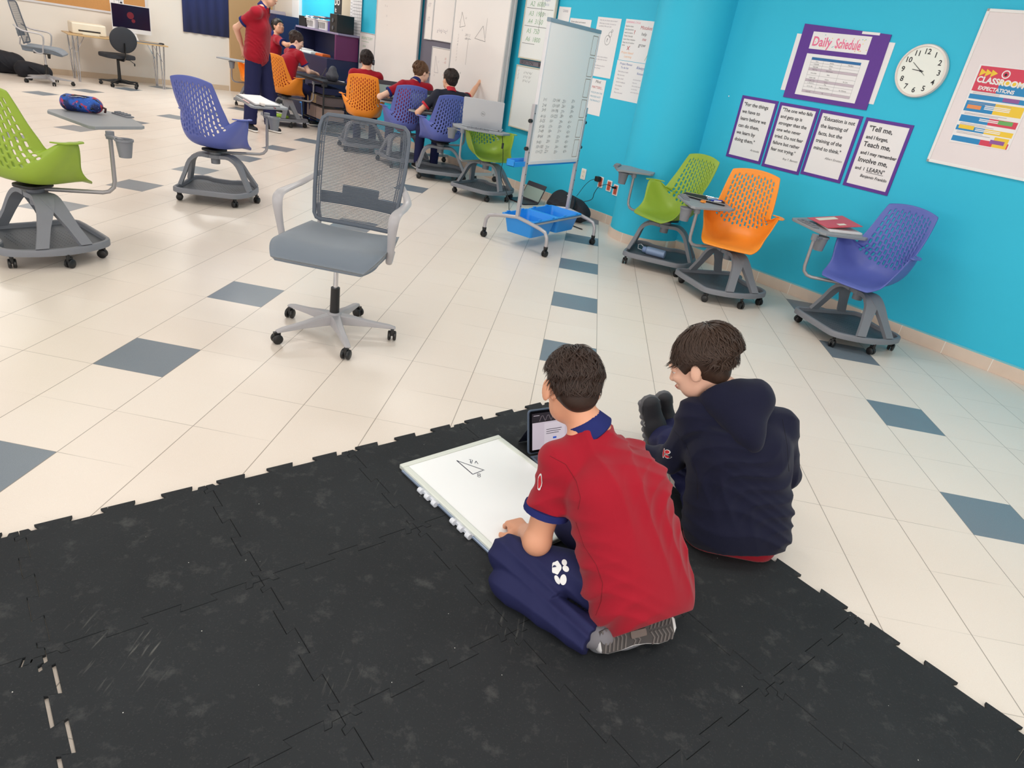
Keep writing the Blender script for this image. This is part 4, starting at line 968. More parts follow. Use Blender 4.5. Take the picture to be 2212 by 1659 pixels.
def bin_(name, c, lx, ly, h, z0, t, ex=None, taper=.80, m=None):
    """open tub with rim, ex = long axis"""
    ex = ex or DD; ey = VZ.cross(ex); c = Vector(c); mb = MB(); m = m or bb
    def ring(k, z, o=0): return [c+ex*(x*1)+ey*y+VZ*z for x, y in rrect(lx*k+o, ly*k+o, .03*k, 4)]
    seq = [ring(taper, z0), ring(.93, z0+h*.7), ring(.97, z0+h-.012), ring(1, z0+h-.012, .03), ring(1, z0+h, .03), ring(1, z0+h, -.004), ring(.92, z0+h*.7, -.008), ring(taper, z0+.006, -.012)]
    n = len(seq[0]); vs = [v for r_ in seq for v in r_]
    fs = [(i*n+j, i*n+(j+1) % n, i*n+n+(j+1) % n, i*n+n+j) for i in range(len(seq)-1) for j in range(n)]+[tuple(range(n))[::-1], tuple((len(seq)-1)*n+j for j in range(n))]
    mb.add(vs, fs)
    for s_ in (-1,1):
        for q_ in (-.28,.28): mb.obox(c+ex*(lx*q_-.02)+ey*(s_*(ly/2+.004)-.008)+VZ*(z0+h-.004), ex*.04, ey*.016, VZ*.014)
    return OBJ(name, mb, m, t, bevel=.002)
b1_ = thing('storage_bin', 'blue plastic tub in the stand, the one nearer the camera', 'storage bin', P0+DD*.21, world=True, group='blue tubs in the stand')
bin_('tub', Xs(.215,0,0), .40, .33, .16, .10, b1_)
b2_ = thing('storage_bin', 'blue plastic tub in the stand, the one nearer the teal wall', 'storage bin', P0+DD*.64, world=True, group='blue tubs in the stand')
bin_('tub', Xs(.645,0,0), .40, .33, .16, .10, b2_)
mb = MB(); mb.prism([(-.18,.695),(.86,.695),(.86,.75),(-.18,.75)], -.075, -.070, X=Xs); mb.prism([(-.18,.695),(.86,.695),(.86,.70),(-.18,.70)], -.075, .0, X=Xs); mb.prism([(-.18,.695),(.86,.695),(.86,.735),(-.18,.735)], .0, .004, X=Xs)
for x in (-.18,.856): mb.prism([(x,.695),(x+.004,.695),(x+.004,.75),(x,.75)], -.075, .004, X=Xs)
OBJ('marker_tray', mb, bb, t)
# laptop leaning against the skirting, black bag by the wall
t = thing('laptop', 'open laptop on the floor leaning by the skirting behind the stand', 'laptop', F(-1.95,1.30,0), world=True)
Xl = frame(F(-2.12,1.24,.012), VA, (VB*.45+VZ).normalized())
OBJ('keyboard_deck', MB().obox(F(-2.12,1.02,.001), VA*.33, VB*.22, VZ*.014), M('dark laptop',(52,50,60),.4), t, bevel=.003)
OBJ('screen_lid', MB().prism(rrect(.33,.22,.01,3,.165,.11), -.006, 0, X=Xl), M('dark laptop',(52,50,60),.4), t)
mb = MB(); quad(mb, Xl, .01, .02, .32, .165, .0005); OBJ('screen', mb, M('dim screen',(150,170,160),.3), t)
# ------------------------------------------------------------ smooth bodies: distance fields meshed with surface nets
def V3(x): return np.array(x, dtype=np.float32)
class Field:
    def __init__(s, lo, hi, h):
        s.h = h; s.lo = V3(lo); n = np.ceil((V3(hi)-s.lo)/h).astype(int)+1; s.n = n
        s.ax = [s.lo[i]+h*np.arange(n[i], dtype=np.float32) for i in range(3)]
        s.d = np.full(n, .12, np.float32)
    def win(s, lo, hi):
        sl = []
        for i in range(3):
            a = int(max(0, math.floor((lo[i]-s.lo[i])/s.h))); b = int(min(s.n[i], math.ceil((hi[i]-s.lo[i])/s.h)+1))
            if b <= a: return None
            sl.append(slice(a, b))
        X = s.ax[0][sl[0]][:,None,None]; Y = s.ax[1][sl[1]][None,:,None]; Z = s.ax[2][sl[2]][None,None,:]
        return tuple(sl), X, Y, Z
    def put(s, w, f, k, op='add'):
        d = s.d[w]
        if op == 'add':
            h = np.maximum(k-np.abs(d-f), 0)/k; s.d[w] = np.minimum(d, f)-h*h*k*.25
        elif op == 'sub':
            f = -f; h = np.maximum(k-np.abs(d-f), 0)/k; s.d[w] = np.maximum(d, f)+h*h*k*.25
        elif op == 'and':
            s.d[w] = np.maximum(d, f)
    def cap(s, a, b, r1, r2=None, k=.02, flat=False, op='add', sq=None):
        """tapered capsule; flat: cut straight at b; sq=(axis, factor) squashes along an axis"""
        r2 = r1 if r2 is None else r2; a, b = V3(a), V3(b); r = max(r1, r2)*(max(1, sq[1]) if sq else 1)+k+.01
        q = s.win(np.minimum(a, b)-r, np.maximum(a, b)+r)
        if q is None: return
        w, X, Y, Z = q; ab = b-a; L2 = float(ab @ ab)+1e-9
        px, py, pz = X-a[0], Y-a[1], Z-a[2]; t = (px*ab[0]+py*ab[1]+pz*ab[2])/L2; tc = np.clip(t, 0, 1)
        dx, dy, dz = px-tc*ab[0], py-tc*ab[1], pz-tc*ab[2]
        if sq is not None:
            u = V3(sq[0]); u = u/np.linalg.norm(u); c = dx*u[0]+dy*u[1]+dz*u[2]; m = c*(1/sq[1]-1)
            dx, dy, dz = dx+u[0]*m, dy+u[1]*m, dz+u[2]*m
        f = np.sqrt(dx*dx+dy*dy+dz*dz)-(r1+(r2-r1)*tc)
        if flat: f = np.maximum(f, (t-1)*sqrt(L2))
        s.put(w, f, k, op)
    def ell(s, c, r, R=None, k=.02, op='add'):
        c = V3(c); m = max(r)+k+.01; q = s.win(c-m, c+m)
        if q is None: return
        w, X, Y, Z = q; x, y, z = X-c[0], Y-c[1], Z-c[2]
        if R is not None: R = np.array(R, np.float32); x, y, z = (R[0,0]*x+R[1,0]*y+R[2,0]*z, R[0,1]*x+R[1,1]*y+R[2,1]*z, R[0,2]*x+R[1,2]*y+R[2,2]*z)
        k0 = np.sqrt((x/r[0])**2+(y/r[1])**2+(z/r[2])**2); k1 = np.sqrt((x/r[0]**2)**2+(y/r[1]**2)**2+(z/r[2]**2)**2)+1e-6
        s.put(w, k0*(k0-1)/k1, k, op)
    def plane(s, p, n, lo=None, hi=None):
        """keep the side away from n"""
        q = s.win(s.lo if lo is None else lo, s.lo+s.h*s.n if hi is None else hi)
        if q is None: return
        w, X, Y, Z = q; n = V3(n); n = n/np.linalg.norm(n); p = V3(p)
        f = (X-p[0])*n[0]+(Y-p[1])*n[1]+(Z-p[2])*n[2]; s.d[w] = np.maximum(s.d[w], f)
    def wrinkle(s, amp, dirs, seed=0, only=None):
        """folds: bent sine ridges"""
        X, Y, Z = s.ax[0][:,None,None], s.ax[1][None,:,None], s.ax[2][None,None,:]; rr = np.random.RandomState(seed)
        bend = sum(np.sin(X*rr.uniform(5,14)+Y*rr.uniform(5,14)+Z*rr.uniform(5,14)+rr.uniform(0,6)) for _ in range(3))
        for (dx, dy, dz, fr, a) in dirs:
            ph = fr*(X*dx+Y*dy+Z*dz)+bend*1.3+rr.uniform(0,6); mask = .5+.5*np.sin(X*rr.uniform(4,9)+Y*rr.uniform(4,9)+Z*rr.uniform(6,12)+rr.uniform(0,6))
            sn = np.sin(ph); s.d -= amp*a*mask*(np.abs(sn)*-1+.5)*(np.abs(s.d) < .05)
    def mesh(s):
        d = s.d; ins = d < 0; nx, ny, nz = d.shape
        c = np.zeros((nx-1,ny-1,nz-1), np.int8)
        for i in (0,1):
            for j in (0,1):
                for k in (0,1): c += ins[i:nx-1+i, j:ny-1+j, k:nz-1+k]
        act = (c > 0) & (c < 8); I, J, K = np.nonzero(act); idx = np.full(c.shape, -1, np.int32); idx[I,J,K] = np.arange(len(I))
        P = np.zeros((len(I),3), np.float32); N = np.zeros(len(I), np.float32)
        cor = [(i,j,k) for i in (0,1) for j in (0,1) for k in (0,1)]
        for a in range(8):
            for b in range(a+1, 8):
                A, B = cor[a], cor[b]
                if sum(abs(A[i]-B[i]) for i in range(3)) != 1: continue
                da = d[I+A[0],J+A[1],K+A[2]]; db = d[I+B[0],J+B[1],K+B[2]]; m = (da < 0) != (db < 0); t = np.where(m, da/(da-db+1e-12), 0)
                for q_ in range(3): P[:,q_] += np.where(m, A[q_]+(B[q_]-A[q_])*t, 0)
                N += m
        P /= N[:,None]; P = (P+np.stack([I,J,K],1))*s.h+s.lo
        F_ = []
        for ax in range(3):
            o = [0,0,0]; o[ax] = 1; sl0 = tuple(slice(0, d.shape[i]-o[i]) for i in range(3)); sl1 = tuple(slice(o[i], d.shape[i]) for i in range(3))
            ch = ins[sl0] != ins[sl1]; e = np.argwhere(ch)
            u, v = [(1,2),(2,0),(0,1)][ax]
            ok = (e[:,u] > 0) & (e[:,v] > 0) & (e[:,u] < d.shape[u]-1) & (e[:,v] < d.shape[v]-1); e = e[ok]
            fl = ins[sl0][e[:,0],e[:,1],e[:,2]]
            def cell(du, dv):
                q = e.copy(); q[:,u] -= du; q[:,v] -= dv; return idx[q[:,0],q[:,1],q[:,2]]
            Q = np.stack([cell(1,1), cell(0,1), cell(0,0), cell(1,0)], 1); Q[~fl] = Q[~fl][:,::-1]
            F_.append(Q[(Q >= 0).all(1)])
        return P, np.concatenate(F_)
def field_obj(name, fld, mat, parent, sub=False, fn=None, label=None):
    P, Q = fld.mesh()
    if fn is not None: P = fn(P)
    off = np.array((0,0,0), np.float32); pp = parent
    while pp is not None:
        if pp.get('_w') is not None: off = np.array(tuple(pp['_w'])); break
        pp = pp.parent
    P = P-off; me = bpy.data.meshes.new(name); me.vertices.add(len(P)); me.vertices.foreach_set('co', P.astype(np.float32).ravel())
    me.loops.add(len(Q)*4); me.loops.foreach_set('vertex_index', Q.ravel().astype(np.int32)); me.polygons.add(len(Q))
    me.polygons.foreach_set('loop_start', np.arange(0, len(Q)*4, 4, dtype=np.int32)); me.polygons.foreach_set('loop_total', np.full(len(Q), 4, np.int32))
    me.polygons.foreach_set('use_smooth', np.ones(len(Q), bool)); me.update(calc_edges=True); me.validate()
    me.materials.append(mat); o = bpy.data.objects.new(name, me); COL.objects.link(o); o.parent = parent
    s = o.modifiers.new('smooth', 'SMOOTH'); s.factor = .5; s.iterations = 1
    if label: o['label'] = label
    return o
def head_frame(c, fwd, up=(0,0,1)):
    f = V3(fwd); f /= np.linalg.norm(f); u = V3(up); u = u-f*(u @ f); u /= np.linalg.norm(u); l = np.cross(u, f)
    return V3(c), np.stack([f, l, u], 1)              # columns: forward, left, up
def skin_mat(name, rgb): return M(name, rgb, .5, spec=.4, bump=.08, bscale=700, var=.05, vscale=14)
def add_head(fld, hc, R, s, h, ear=True, er=1.0):
    T = lambda x, y, z: hc+R @ V3((x*s, y*s, z*s))
    E = lambda c, r, k=.02, op='add': fld.ell(T(*c), [q*s for q in r], R, k, op)
    E((-.012,0,.028), (.096,.074,.088)); E((.022,0,-.030), (.068,.058,.080), .03); E((.050,0,-.088), (.026,.026,.020), .03)
    E((.030,.034,-.062), (.040,.026,.032), .03); E((.030,-.034,-.062), (.040,.026,.032), .03)
    if h < .012:
        fld.cap(T(.088,0,.008), T(.107,0,-.030), .0075*s, .0105*s, k=.012); E((.098,.011,-.033), (.011,.007,.007), .008); E((.098,-.011,-.033), (.011,.007,.007), .008)
        for y in (.031,-.031):
            E((.085,y,.026), (.012,.022,.008), .012); E((.090,y,.004), (.012,.015,.010), .012, 'sub'); E((.074,y*1.15,-.022), (.020,.018,.016), .02)
        E((.086,0,-.058), (.014,.024,.0065), .006); E((.084,0,-.069), (.014,.020,.0075), .006); E((.102,0,-.0635), (.010,.018,.0012), .004, 'sub')
    if ear:
        for y in (1,-1):
            fld.ell(T(-.004, (.074+.008*(er-1)*8)*y, -.004), (.017*s*er,.009*s,.030*s*er), R @ np.array(Matrix.Rotation(.28*y,3,'Z') @ Matrix.Rotation(-.25,3,'Y')), .006)
            fld.ell(T(-.006, .071*y, -.028), (.009*s,.007*s,.010*s), R, .006)
            if h < .005: fld.ell(T(.000, .084*y, .000), (.010*s,.006*s,.019*s), R, .005, 'sub')
def add_hand(fld, w, d, n, s, curl=(.5,.5,.5,.5), thumb=.6, left=True, grip=False):
    """w wrist, d finger direction, n palm normal (where the fingers curl to)"""
    w, d, n = V3(w), V3(d), V3(n); d /= np.linalg.norm(d); n = n-d*(n @ d); n /= np.linalg.norm(n); sd = np.cross(d, n)*(1 if left else -1)   # towards the thumb
    P = lambda x, y, z: w+d*(x*s)+sd*(y*s)+n*(z*s)
    for y0, y1 in ((.016,.026),(.006,.009),(-.005,-.008),(-.014,-.024)): fld.cap(P(0,y0,0), P(.078,y1,0), .0125*s, .0105*s, k=.012)
    fld.cap(P(.012,.012,.006), P(.050,.028,.012), .015*s, .012*s, k=.012)
    for i, (y, L) in enumerate(((.026,.072),(.009,.080),(-.008,.074),(-.023,.058))):
        a = 0; p = P(.080,y,0); c = curl[i]; r = .0088*s
        for seg, l in enumerate((.45,.30,.25)):
            a += c*(.7 if seg == 0 else 1.0); dr = d*cos(a)+n*sin(a)+sd*(.10*(y/.026)*(1 if c < .6 else 0)); q = p+dr*(L*l*s); fld.cap(p, q, r, r*.9, k=.0035); p = q; r *= .93
    p = P(.018,.026,.008); q = p+(d*.6*cos(thumb)+sd*.8+n*.35)*(.035*s); fld.cap(p, q, .012*s, .010*s, k=.01)
    q2_ = q+(d*.95+sd*.15+n*.3)*(.030*s); fld.cap(q, q2_, .0098*s, .009*s, k=.004); fld.cap(q2_, q2_+(d*.9-sd*.25+n*.3)*(.022*s), .009*s, .0075*s, k=.004)
    return P
def hair_strands(hc, R, s, n, seed, length=(.9,1.5), lift=.012, fringe=1.15, side=1.35, back=2.15, width=.0035, crown=(-.035,.012), mess=.35, r0=(.102,.081,.094), parting=.4):
    """tapered locks that leave the crown whorl and run down the skull"""
    rr = random.Random(seed); mb = MB(); T = lambda p: Vector(hc+R @ V3((p[0]*s, p[1]*s, p[2]*s)))
    cx, cy = crown
    def lim(phi):                                       # polar limit for each direction; phi=0 is forward
        c = cos(phi)
        return fringe*(c > .35)*1.0+(side if -.45 < c <= .35 else 0)+(back if c <= -.45 else 0)
    def limit(phi):
        c = cos(phi); a = min(1, max(0, (c-.1)/.5)); b = min(1, max(0, (-c-.15)/.45)); return fringe*a+back*b+side*(1-a-b)
    for k in range(n):
        phi = rr.uniform(-pi, pi); lm = limit(phi); t0 = (rr.random()**.75)*lm*.92; L = rr.uniform(*length)*.55; t1 = min(t0+L, lm+rr.uniform(-.04,.10))
        tw = rr.uniform(-mess, mess)+parting*sin(phi)*.3; seg = 5; prev = None; w0 = width*s*rr.uniform(.7,1.3); lay = rr.uniform(.0,.010)+lift*(1-t0/lm)*.4; tip = rr.uniform(-.002,.010)
        rows = []
        for i in range(seg+1):
            f = i/seg; th = t0+(t1-t0)*f; ph = phi+tw*f*f; b = 1+ (lay+.004*sin(f*pi)+tip*f*f)/.09
            x = -.012+cx*(1-th/pi)+r0[0]*sin(th)*cos(ph)*b; y = cy*(1-th/pi)+r0[1]*sin(th)*sin(ph)*b; z = .026+r0[2]*cos(th)*b
            if th > pi/2: x = -.012+r0[0]*sin(th)**.8*cos(ph)*b
            rows.append(T((x, y, z)))
        vs = []
        for i, p in enumerate(rows):
            d = rows[min(i+1,seg)]-rows[max(i-1,0)]; o_ = p-Vector(hc); sd = d.cross(o_).normalized(); up = sd.cross(d).normalized()
            if up.dot(o_) < 0: up = -up
            ww = w0*(1-.85*(i/seg)**2); vs += [p-sd*ww, p+up*ww*.55, p+sd*ww]
        fs = []
        for i in range(seg): a = i*3; fs += [(a,a+1,a+4,a+3), (a+1,a+2,a+5,a+4)]
        mb.add(vs, fs)
    return mb
def add_hair_cap(fld, hc, R, s, fringe=0, r0=(.103,.083,.096)):
    T = lambda x, y, z: hc+R @ V3((x*s, y*s, z*s))
    fld.ell(T(-.014,0,.030), [q*s for q in r0], R, .01)
    fld.ell(T(-.060,0,-.020), (.045*s,.066*s,.060*s), R, .02)
    # clear the face, the ears and the neck
    fld.ell(T(.085,0,-.030-fringe), (.062*s,.075*s,.075*s), R, .012, 'sub')
    for y in (1,-1): fld.ell(T(.012,.085*y,-.035), (.036*s,.03*s,.045*s), R, .01, 'sub')
    fld.plane(T(0,0,-.078), -(R[:,2])+R[:,0]*.35)
SH = {}
def polo_mats():
    return (M('crimson polo cotton', (158,20,40), .85, spec=.2, bump=.25, bscale=900, sheen=.15), M('navy ribbed trim', (36,44,104), .85, spec=.2, bump=.2, bscale=700), M('navy trousers', (34,37,78), .75, spec=.25, bump=.15, bscale=800))
def person(label, J, s=.88, h=.010, hs=None, skin=(226,172,142), hair=(52,38,32), sleeve='short', fwd=(0,1,0), hup=(0,0,1), hfwd=None, shirt=None, trim=None, pants=None, shoes=True, legs=True,
           hands={}, strands=300, hair_kw={}, loc=None, wr=.004, shoe=(30,30,34), sole=(236,232,228), face=True, collar=True, hem=None, torso_r=1.0, name='person', toe=None, cuffs=True, arm_r=1.0, leg_r=1.0, ears=1.0, extra=(), lid=.0):
    Jn = {k: V3(v) for k, v in J.items()}; hs = hs or s; loc = loc or (J['pelvis'][0], J['pelvis'][1], 0)
    t = thing(name, label, 'person', loc, world=True)
    sk = skin_mat('skin %d %d' % (skin[0], skin[1]), skin); pm = polo_mats(); shirt = shirt or pm[0]; trim = trim or pm[1]; pants = pants or pm[2]
    hc, R = head_frame(Jn['head'], hfwd or fwd, hup)
    pts = np.array(list(Jn.values())); lo, hi = pts.min(0)-.16, pts.max(0)+.16
    T = lambda x, y, z: hc+R @ V3((x*hs, y*hs, z*hs))
    F3 = V3(fwd); F3 /= np.linalg.norm(F3); up = Jn['neck']-Jn['pelvis']; up /= np.linalg.norm(up); side = Jn['shL']-Jn['shR']; side /= np.linalg.norm(side)
    # --- skin: one continuous body
    f = Field(lo, hi, h); add_head(f, hc, R, hs, h, True, ears)
    f.cap(T(-.028,0,-.045), Jn['neck'], .047*hs, .052*s, k=.02); f.cap(Jn['neck'], Jn['chest'], .05*s, .085*s, k=.05); f.cap(Jn['chest'], Jn['pelvis'], .085*s, .085*s, k=.05)
    for S_ in 'LR':
        f.cap(Jn['neck'], Jn['sh'+S_], .045*s, .038*s, k=.03); sa = s*arm_r; f.cap(Jn['sh'+S_], Jn['el'+S_], .042*sa, .034*sa, k=.02); f.cap(Jn['el'+S_], Jn['wr'+S_]*.6+Jn['el'+S_]*.4, .036*sa, .030*sa, k=.02); f.cap(Jn['el'+S_], Jn['wr'+S_], .030*sa, .0215*sa, k=.02)
        hd = hands.get(S_)
        d_ = Jn['wr'+S_]-Jn['el'+S_]
        if hd: add_hand(f, Jn['wr'+S_], hd.get('d', d_), hd.get('n', (0,0,-1)), s*1.12, hd.get('curl', (.5,.5,.5,.5)), left=(S_ == 'L') != hd.get('flip', False))
        else: add_hand(f, Jn['wr'+S_], d_, (0,0,-1), s, left=(S_ == 'L'))
        if legs:
            f.cap(Jn['pelvis'], Jn['hip'+S_], .07*s, .06*s, k=.03); f.cap(Jn['hip'+S_], Jn['kn'+S_], .055*s, .04*s, k=.02); f.cap(Jn['kn'+S_], Jn['an'+S_], .038*s, .028*s, k=.02)
    field_obj('body', f, sk, t)
    # --- shirt
    f = Field(lo, hi, h); n_, c_, p_ = Jn['neck'], Jn['chest'], Jn['pelvis']; tr = torso_r*s
    for q_, w_ in ((-1,.075),(0,.0),(1,.075)):
        f.cap(c_+side*(w_*q_*tr), p_+side*(w_*1.05*q_*tr)-up*(.03), .098*tr, .108*tr, k=.09)
    f.cap(c_+side*.06*tr, c_-side*.06*tr+up*.03, .10*tr, k=.05); f.cap(Jn['shL'], Jn['shR'], .060*s, k=.05); f.cap(n_-up*.02, c_, .066*s, .09*tr, k=.05)
    for S_ in 'LR':
        a, b, w_ = Jn['sh'+S_], Jn['el'+S_], Jn['wr'+S_]; f.cap(n_-up*.025, a, .050*s, .056*s, k=.04)
        if sleeve == 'short': f.cap(a, a+(b-a)*.62, .060*s*(arm_r*.6+.4), .061*s*(arm_r*.6+.4), k=.03, flat=True)
        else: f.cap(a, b, .064*s, .056*s, k=.03); f.cap(b, b+(w_-b)*.93, .055*s, .040*s, k=.02, flat=True)
    if wr: f.wrinkle(wr, [(*(up*.75+side*.65), 46, 1), (*(up*.9-side*.5), 68, .6), (*(side), 26, .8)], seed=len(label))
    if hem: f.plane(hem[0], hem[1])
    f.ell(n_+up*.040*s, (.056*s,.056*s,.05*s), None, .006, 'sub')
    sh = field_obj('hoodie' if sleeve == 'hood' else ('polo_shirt' if sleeve == 'short' else 'pullover'), f, shirt, t)
    if sleeve == 'short' and cuffs:
        for S_ in 'LR':
            a, b = Jn['sh'+S_], Jn['el'+S_]; d = b-a; mb = MB(); mb.tube([a+d*.555, a+d*.635], .068*s*(arm_r*.6+.4), 20); OBJ('sleeve_cuff', mb, trim, sh, smooth='auto')
    if collar:
        mb = MB(); nd = Vector(T(-.02,0,-.06)-n_).normalized(); A_ = Vector(F3); Bs = nd.cross(A_).normalized(); A_ = Bs.cross(nd); vs = []; n = 26
        for r_, z_ in ((.050,.034),(.055,.050),(.060,.046),(.080,-.008),(.076,-.014),(.056,.010)):
            for k in range(n):
                a = radians(24)+(2*pi-radians(48))*k/(n-1); o_ = .012*max(0, cos(a)); vs.append(Vector(n_)+A_*((r_+o_)*s*cos(a))+Bs*(r_*s*sin(a))+nd*((z_-.02*max(0,cos(a)))*s))
        fs = [(i*n+j, i*n+j+1, ((i+1) % 6)*n+j+1, ((i+1) % 6)*n+j) for i in range(6) for j in range(n-1)]
        mb.add(vs, fs); OBJ('collar', mb, trim, sh, smooth=True)
    # --- trousers
    if legs:
        f = Field(lo, hi, h)
        f.cap(Jn['hipL'], Jn['hipR'], .098*s, k=.04)
        for S_ in 'LR':
            f.cap(Jn['hip'+S_], Jn['kn'+S_], .088*s*(.5+leg_r*.5), .068*s*leg_r, k=.03); f.cap(Jn['kn'+S_], Jn['an'+S_], .066*s*leg_r, .058*s*leg_r, k=.03, flat=True)
        for e_ in extra: f.cap(*e_)
        if wr: f.wrinkle(wr*.6, [(.5,.6,.6,60,1), (.8,-.4,.3,40,.8)], seed=3+len(label))
        f.plane((0,0,.014), (0,0,-1)) 
        field_obj('trousers', f, pants, t)
        if shoes:
            for S_ in 'LR':
                an = Jn['an'+S_]; td = V3((toe or {}).get(S_, F3)); td[2] = td[2]*1.0; td /= np.linalg.norm(td)
                f = Field(an-.2, an+.24, min(h,.007)); dn = V3((0,0,-1)) if abs(td[2]) < .5 else np.cross(np.cross(td, V3((0,0,-1))), td); dn /= np.linalg.norm(dn)
                b0 = an+dn*(.045*s); f.cap(b0-td*.03*s, b0+td*.14*s, .036*s, .030*s, k=.02); f.cap(an, b0+td*.05*s, .036*s, .034*s, k=.02); f.plane(b0+dn*.018*s, dn)
                so = field_obj('shoe', f, M('shoe %d' % shoe[0], shoe, .6), t)
                f = Field(an-.2, an+.24, min(h,.007)); f.cap(b0-td*.032*s+dn*.012*s, b0+td*.145*s+dn*.012*s, .040*s, .035*s, k=.01); f.plane(b0+dn*.032*s, dn); f.plane(b0+dn*.010*s, -dn)
                field_obj('sole', f, M('sole %d' % sole[0], sole, .6), so)
    # --- hair
    hm = M('hair %d %d' % (hair[0], hair[1]), hair, .5, spec=.35, var=.35, vscale=150)
    f = Field(hc-.17, hc+.17, min(h,.006)); add_hair_cap(f, hc, R, hs); ho = field_obj('hair', f, hm, t)
    if strands:
        kw = dict(width=.0035 if h < .008 else .006); kw.update(hair_kw); OBJ('hair_locks', hair_strands(hc, R, hs, strands, len(label), **kw), hm, ho, smooth=True)
    if face:
        for y in (1,-1):
            mb = MB(); mb.ell(T(.0775,.031*y,.004), (.0125*hs,.0125*hs,.0125*hs)); eo = OBJ('eye', mb, M('eye white',(240,236,232),.25), t, smooth=True)
            mb = MB(); mb.ell(T(.0853,.0315*y,.002), (.0062*hs,.0062*hs,.0062*hs), None, 12, 8); OBJ('iris', mb, M('dark brown iris',(40,26,20),.2), eo, smooth=True)
            mb = MB(); mb.tube([T(.088,.016*y,.028), T(.092,.030*y,.033), T(.082,.047*y,.029)], [.0022*hs,.0034*hs,.0016*hs], 6); OBJ('eyebrow', mb, hm, t, smooth=True)
            mb = MB(); mb.tube([T(.0885,.019*y,.008), T(.0925,.031*y,.0125), T(.0845,.044*y,.008)], [.0016*hs,.0022*hs,.0014*hs], 6); mb.ell(T(.0772,.031*y,.0075), (.0140*hs,.0140*hs,(.0100+lid)*hs)); OBJ('eyelid', mb, sk, t, smooth=True)
        mb = MB(); mb.tube([T(.094,-.020,-.0615), T(.0995,-.008,-.059), T(.1000,0,-.060), T(.0995,.008,-.059), T(.094,.020,-.0615)], [.0012*hs,.0030*hs,.0028*hs,.0030*hs,.0012*hs], 6)
        mb.tube([T(.093,-.017,-.066), T(.098,0,-.0685), T(.093,.017,-.066)], [.0012*hs,.0042*hs,.0012*hs], 6); OBJ('lips', mb, M('lips',(190,110,100),.45), t, smooth=True)
    return t, T, Jn, sh
def pixdir(u, v): return (_r*((u-1106)/1466.67)-_u*((v-829.5)/1466.67)+_f).normalized()
# ------------------------------------------------------------ the two boys on the rubber mat
b1, T1, J1, sh1 = person('boy in a crimson polo kneeling on the mat over the floor whiteboard, seen from behind',
  dict(pelvis=(.430,-4.262,.185), chest=(.322,-4.165,.425), neck=(.203,-4.080,.572), head=(.128,-4.034,.672),
       shL=(.138,-4.150,.485), shR=(.350,-4.005,.452), elL=(.112,-4.208,.225), wrL=(.072,-3.990,.085), elR=(.385,-3.85,.25), wrR=(.30,-3.74,.07),
       hipL=(.345,-4.270,.165), hipR=(.455,-4.165,.150), knL=(.040,-4.180,.125), knR=(.235,-3.925,.10), anL=(.200,-4.300,.09), anR=(.42,-4.12,.062)),
  s=.90, hs=.92, h=.0045, skin=(222,160,128), hair=(50,34,27), fwd=(-.62,.70,-.1), hfwd=(-.32,.79,-.50), hup=(-.20,.46,.86), wr=.012, torso_r=1.08, ears=1.25, arm_r=1.28,
  hands={'L': dict(d=(-.42,.72,-.22), n=(.0,.15,-1), curl=(.95,1.0,1.05,1.1)), 'R': dict(d=(-.9,.3,-.2), n=(0,0,-1))}, strands=2600, hair_kw=dict(back=2.10, side=1.32, mess=.55, length=(.7,1.25), width=.0026, r0=(.104,.083,.096), lift=.014),
  shoes=False, hem=(tuple(CAM), tuple(pixdir(1290,1390).cross(pixdir(1450,1334))*1)), loc=(.40,-4.25,0), extra=[((.05,-4.235,.068), (.32,-4.395,.062), .062, .056, .006, True)])
b2, T2, J2, sh2 = person('boy in a navy hoodie sitting on the mat edge, face in profile',
  dict(pelvis=(.838,-3.725,.135), chest=(.800,-3.640,.355), neck=(.720,-3.570,.540), head=(.592,-3.535,.626),
       shL=(.615,-3.600,.455), shR=(.935,-3.560,.455), elL=(.590,-3.560,.235), wrL=(.480,-3.400,.14), elR=(1.04,-3.520,.235), wrR=(.86,-3.30,.22),
       hipL=(.750,-3.660,.115), hipR=(.920,-3.640,.115), knL=(.640,-3.330,.170), knR=(.83,-3.28,.19), anL=(.600,-3.110,.085), anR=(.60,-3.02,.085)),
  s=.98, hs=1.04, h=.0050, skin=(234,186,162), hair=(62,45,36), fwd=(-.35,.9,-.1), hfwd=(-.82,.30,-.48), hup=(-.44,.16,.88), wr=.010, torso_r=1.12, ears=1.1, sleeve='hood', lid=.003,
  shirt=M('navy hoodie fleece', (27,29,50), .9, spec=.15, bump=.3, bscale=700, sheen=.1), collar=False, hem=((.86,-3.79,.045), (.15,-.3,-.94)),
  hands={'L': dict(d=(-.6,.5,-.3)), 'R': dict(d=(-.8,.5,-.2))}, strands=3000, hair_kw=dict(fringe=1.50, side=1.42, back=1.95, mess=.45, length=(.9,1.5), width=.0028, r0=(.110,.086,.102), lift=.016, crown=(-.045,.0)),
  shoes=False, loc=(.84,-3.72,0))
